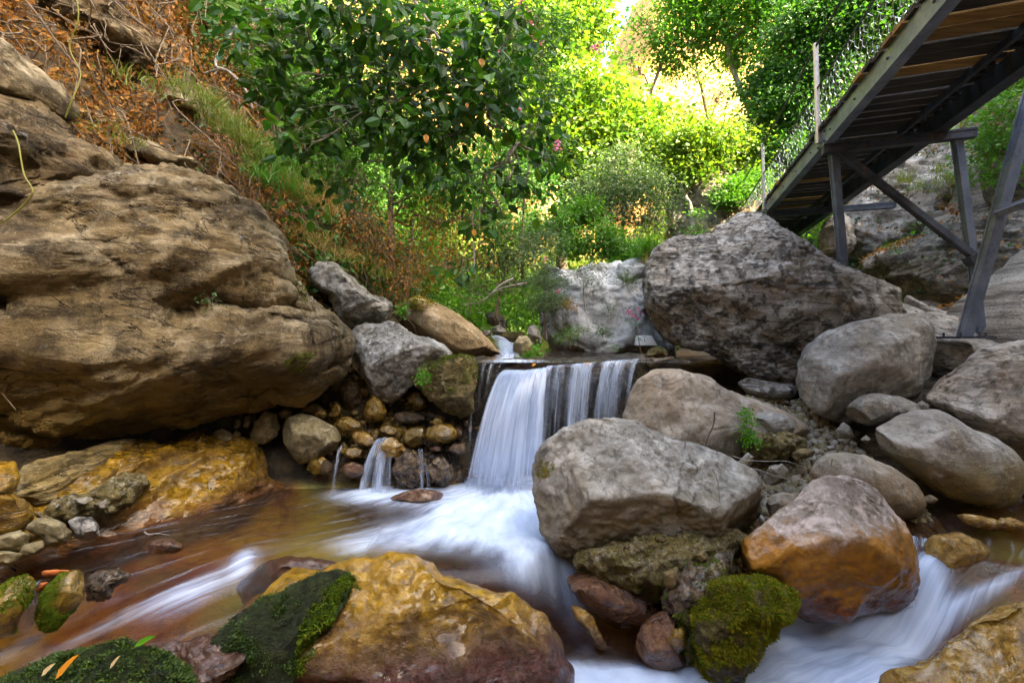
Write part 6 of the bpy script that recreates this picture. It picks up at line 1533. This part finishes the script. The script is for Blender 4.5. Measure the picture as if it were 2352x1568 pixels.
fur("mossball", 38000, .019, L_mossgold, 601, lambda px, py, nz, N: (nz + .45 * (N[:, 2] + .25) + .25 * (px - 1700) / 100 > .02) & (py < 1560), asp=.22)
fur("mossdome", 20000, .014, L_mossdk, 602, lambda px, py, nz, N: nz > -.45)
fur("moss_a", 5000, .012, L_moss, 603, lambda px, py, nz, N: (nz + .3 * N[:, 2] > .0) & ((px < 150) | (py > 1370)))
fur("moss_b", 6000, .012, L_moss, 604, lambda px, py, nz, N: nz + .3 * N[:, 2] > -.02)
fur("front", 15000, .012, L_mossdk, 605, lambda px, py, nz, N: (blob(px, py, 640, 1400, 150, 60, -25) + .8 * blob(px, py, 560, 1530, 130, 80) + .35 * nz > .55), "dark green moss on the left flank")
fur("front", 3500, .014, L_moss, 606, lambda px, py, nz, N: (blob(px, py, 810, 1345, 60, 26, 30) + blob(px, py, 690, 1500, 36, 60, 30) + .7 * blob(px, py, 740, 1400, 30, 30) + .5 * nz > .72), "bright green moss fringe")
fur("redslab", 7000, .012, L_mossdk, 613, lambda px, py, nz, N: blob(px, py, 600, 1440, 70, 90, 30) + .6 * blob(px, py, 430, 1560, 90, 40) + .5 * nz > .55)
fur("flank", 16000, .014, L_mossdk, 614, lambda px, py, nz, N: nz > -.12)
fur("flank", 4000, .016, L_moss, 615, lambda px, py, nz, N: blob(px, py, 800, 1330, 55, 22, -10) + blob(px, py, 752, 1390, 26, 45, 30) + blob(px, py, 705, 1465, 24, 60, 25) + .5 * nz > .5, "bright green fringe")
fur("wedge", 3000, .014, L_moss, 607, lambda px, py, nz, N: nz > .05)
fur("mossyb", 5000, .014, L_moss, 608, lambda px, py, nz, N: (nz + .4 * N[:, 2] > .22))
fur("cliff", 5000, .014, L_moss, 609, lambda px, py, nz, N: blob(px, py, 700, 640, 26, 90, 10) + blob(px, py, 690, 830, 40, 60, 40) + .5 * nz > .7, "olive moss streak below the cliff nose")
fur("cong", 4500, .010, L_mossgold, 610, lambda px, py, nz, N: nz + .25 * N[:, 2] > .12)
fur("main", 900, .014, L_mossgold, 611, lambda px, py, nz, N: blob(px, py, 1258, 1080, 26, 24) + .4 * nz > .6)
fur("tanslab", 2500, .02, L_mossgold, 612, lambda px, py, nz, N: (blob(px, py, 950, 690, 40, 30) + blob(px, py, 1000, 690, 50, 14) + .4 * nz > .62))

# ------------------------------------------------------------------ fallen leaves and the white block
def leaf_on(px, py, Y, L, mat, label, ang=0.0, wd=.38):
    a = math.radians(ang)
    V, Fs = leaf_geo(np.array([U(px, py, Y)]), np.array([[math.cos(a), .35, math.sin(a)]]), np.array([[0, -.65, .75]]), np.array([L]), np.array([L * wd]), .35, True)
    tag(mesh_obj("fallen_leaf", V, Fs, mat, smooth_=False), label, "leaf", "fallen leaves on the wet stones")
M_or = leaf_mat("orange_fallen_leaf", [(.62, .22, .02), (.70, .30, .03)], .2)
M_cream = leaf_mat("cream_fallen_leaf", [(.55, .40, .2), (.6, .45, .25)], .2)
def surf_Y(key, px, py):
    """depth of the visible surface of a rock at a picture place, so that a leaf lies on it"""
    o, V, Fq = ROCKS[key]
    qx = 1176 + V[:, 0] / V[:, 1] * F; qy = 784 - (V[:, 2] - EYE) / V[:, 1] * F
    d = (qx - px) ** 2 + (qy - py) ** 2
    k = np.where(d < d.min() + 60)[0]
    return V[k, 1].min()
for key, px, py, L, m, lab, ang, wd in [
    ("mossdome", 126, 1560, .10, M_or, "bright orange leaf on the dark moss at the bottom left", 55, .3),
    ("mossdome", 95, 1552, .055, M_cream, "cream leaf beside the bright orange one", 50, .4),
    ("mossdome", 252, 1535, .05, M_cream, "slim yellowish leaf alone on the dark moss dome", 60, .3),
    ("mossdome", 308, 1484, .075, L_fern, "fresh green leaf at the top of the dark moss dome", 25, .35),
    ("front", 625, 1505, .04, M_or, "small yellow leaf on the flank of the ochre boulder", 40, .35)]:
    leaf_on(px, py, surf_Y(key, px, py) - .012, L, m, lab, ang, wd)
for px, py, Y, lab in [(1222, 840, 4.40, "small orange leaf caught at the middle of the waterfall lip"), (1345, 838, 4.44, "pair of tan leaf scraps on the right part of the waterfall lip")]:
    leaf_on(px, py, Y, .05, M_or, lab, 30, .5)
mb = MB()
p = U(1481, 782, 5.85)
V = np.array([p + np.array([x * (.135 if z < 0 else .10) + (-.02 if z > 0 else 0), y * .10 + (.05 if z > 0 else 0), z * .065]) for z in (-1, 1) for x, y in ((-1, -1), (1, -1), (1, 1), (-1, 1))])
mb.add(V, np.array([[0, 1, 5, 4], [1, 2, 6, 5], [2, 3, 7, 6], [3, 0, 4, 7], [4, 5, 6, 7], [3, 2, 1, 0]]))
o = mb.build("marker_block", plain_mat("white_paint", (.78, .78, .76), (.66, .66, .64), .6, scale=14))
bv = o.modifiers.new("b", 'BEVEL'); bv.width = .01; bv.segments = 2
tag(o, "white painted block at the foot of the pale rock face, half behind the big boulder", "block")
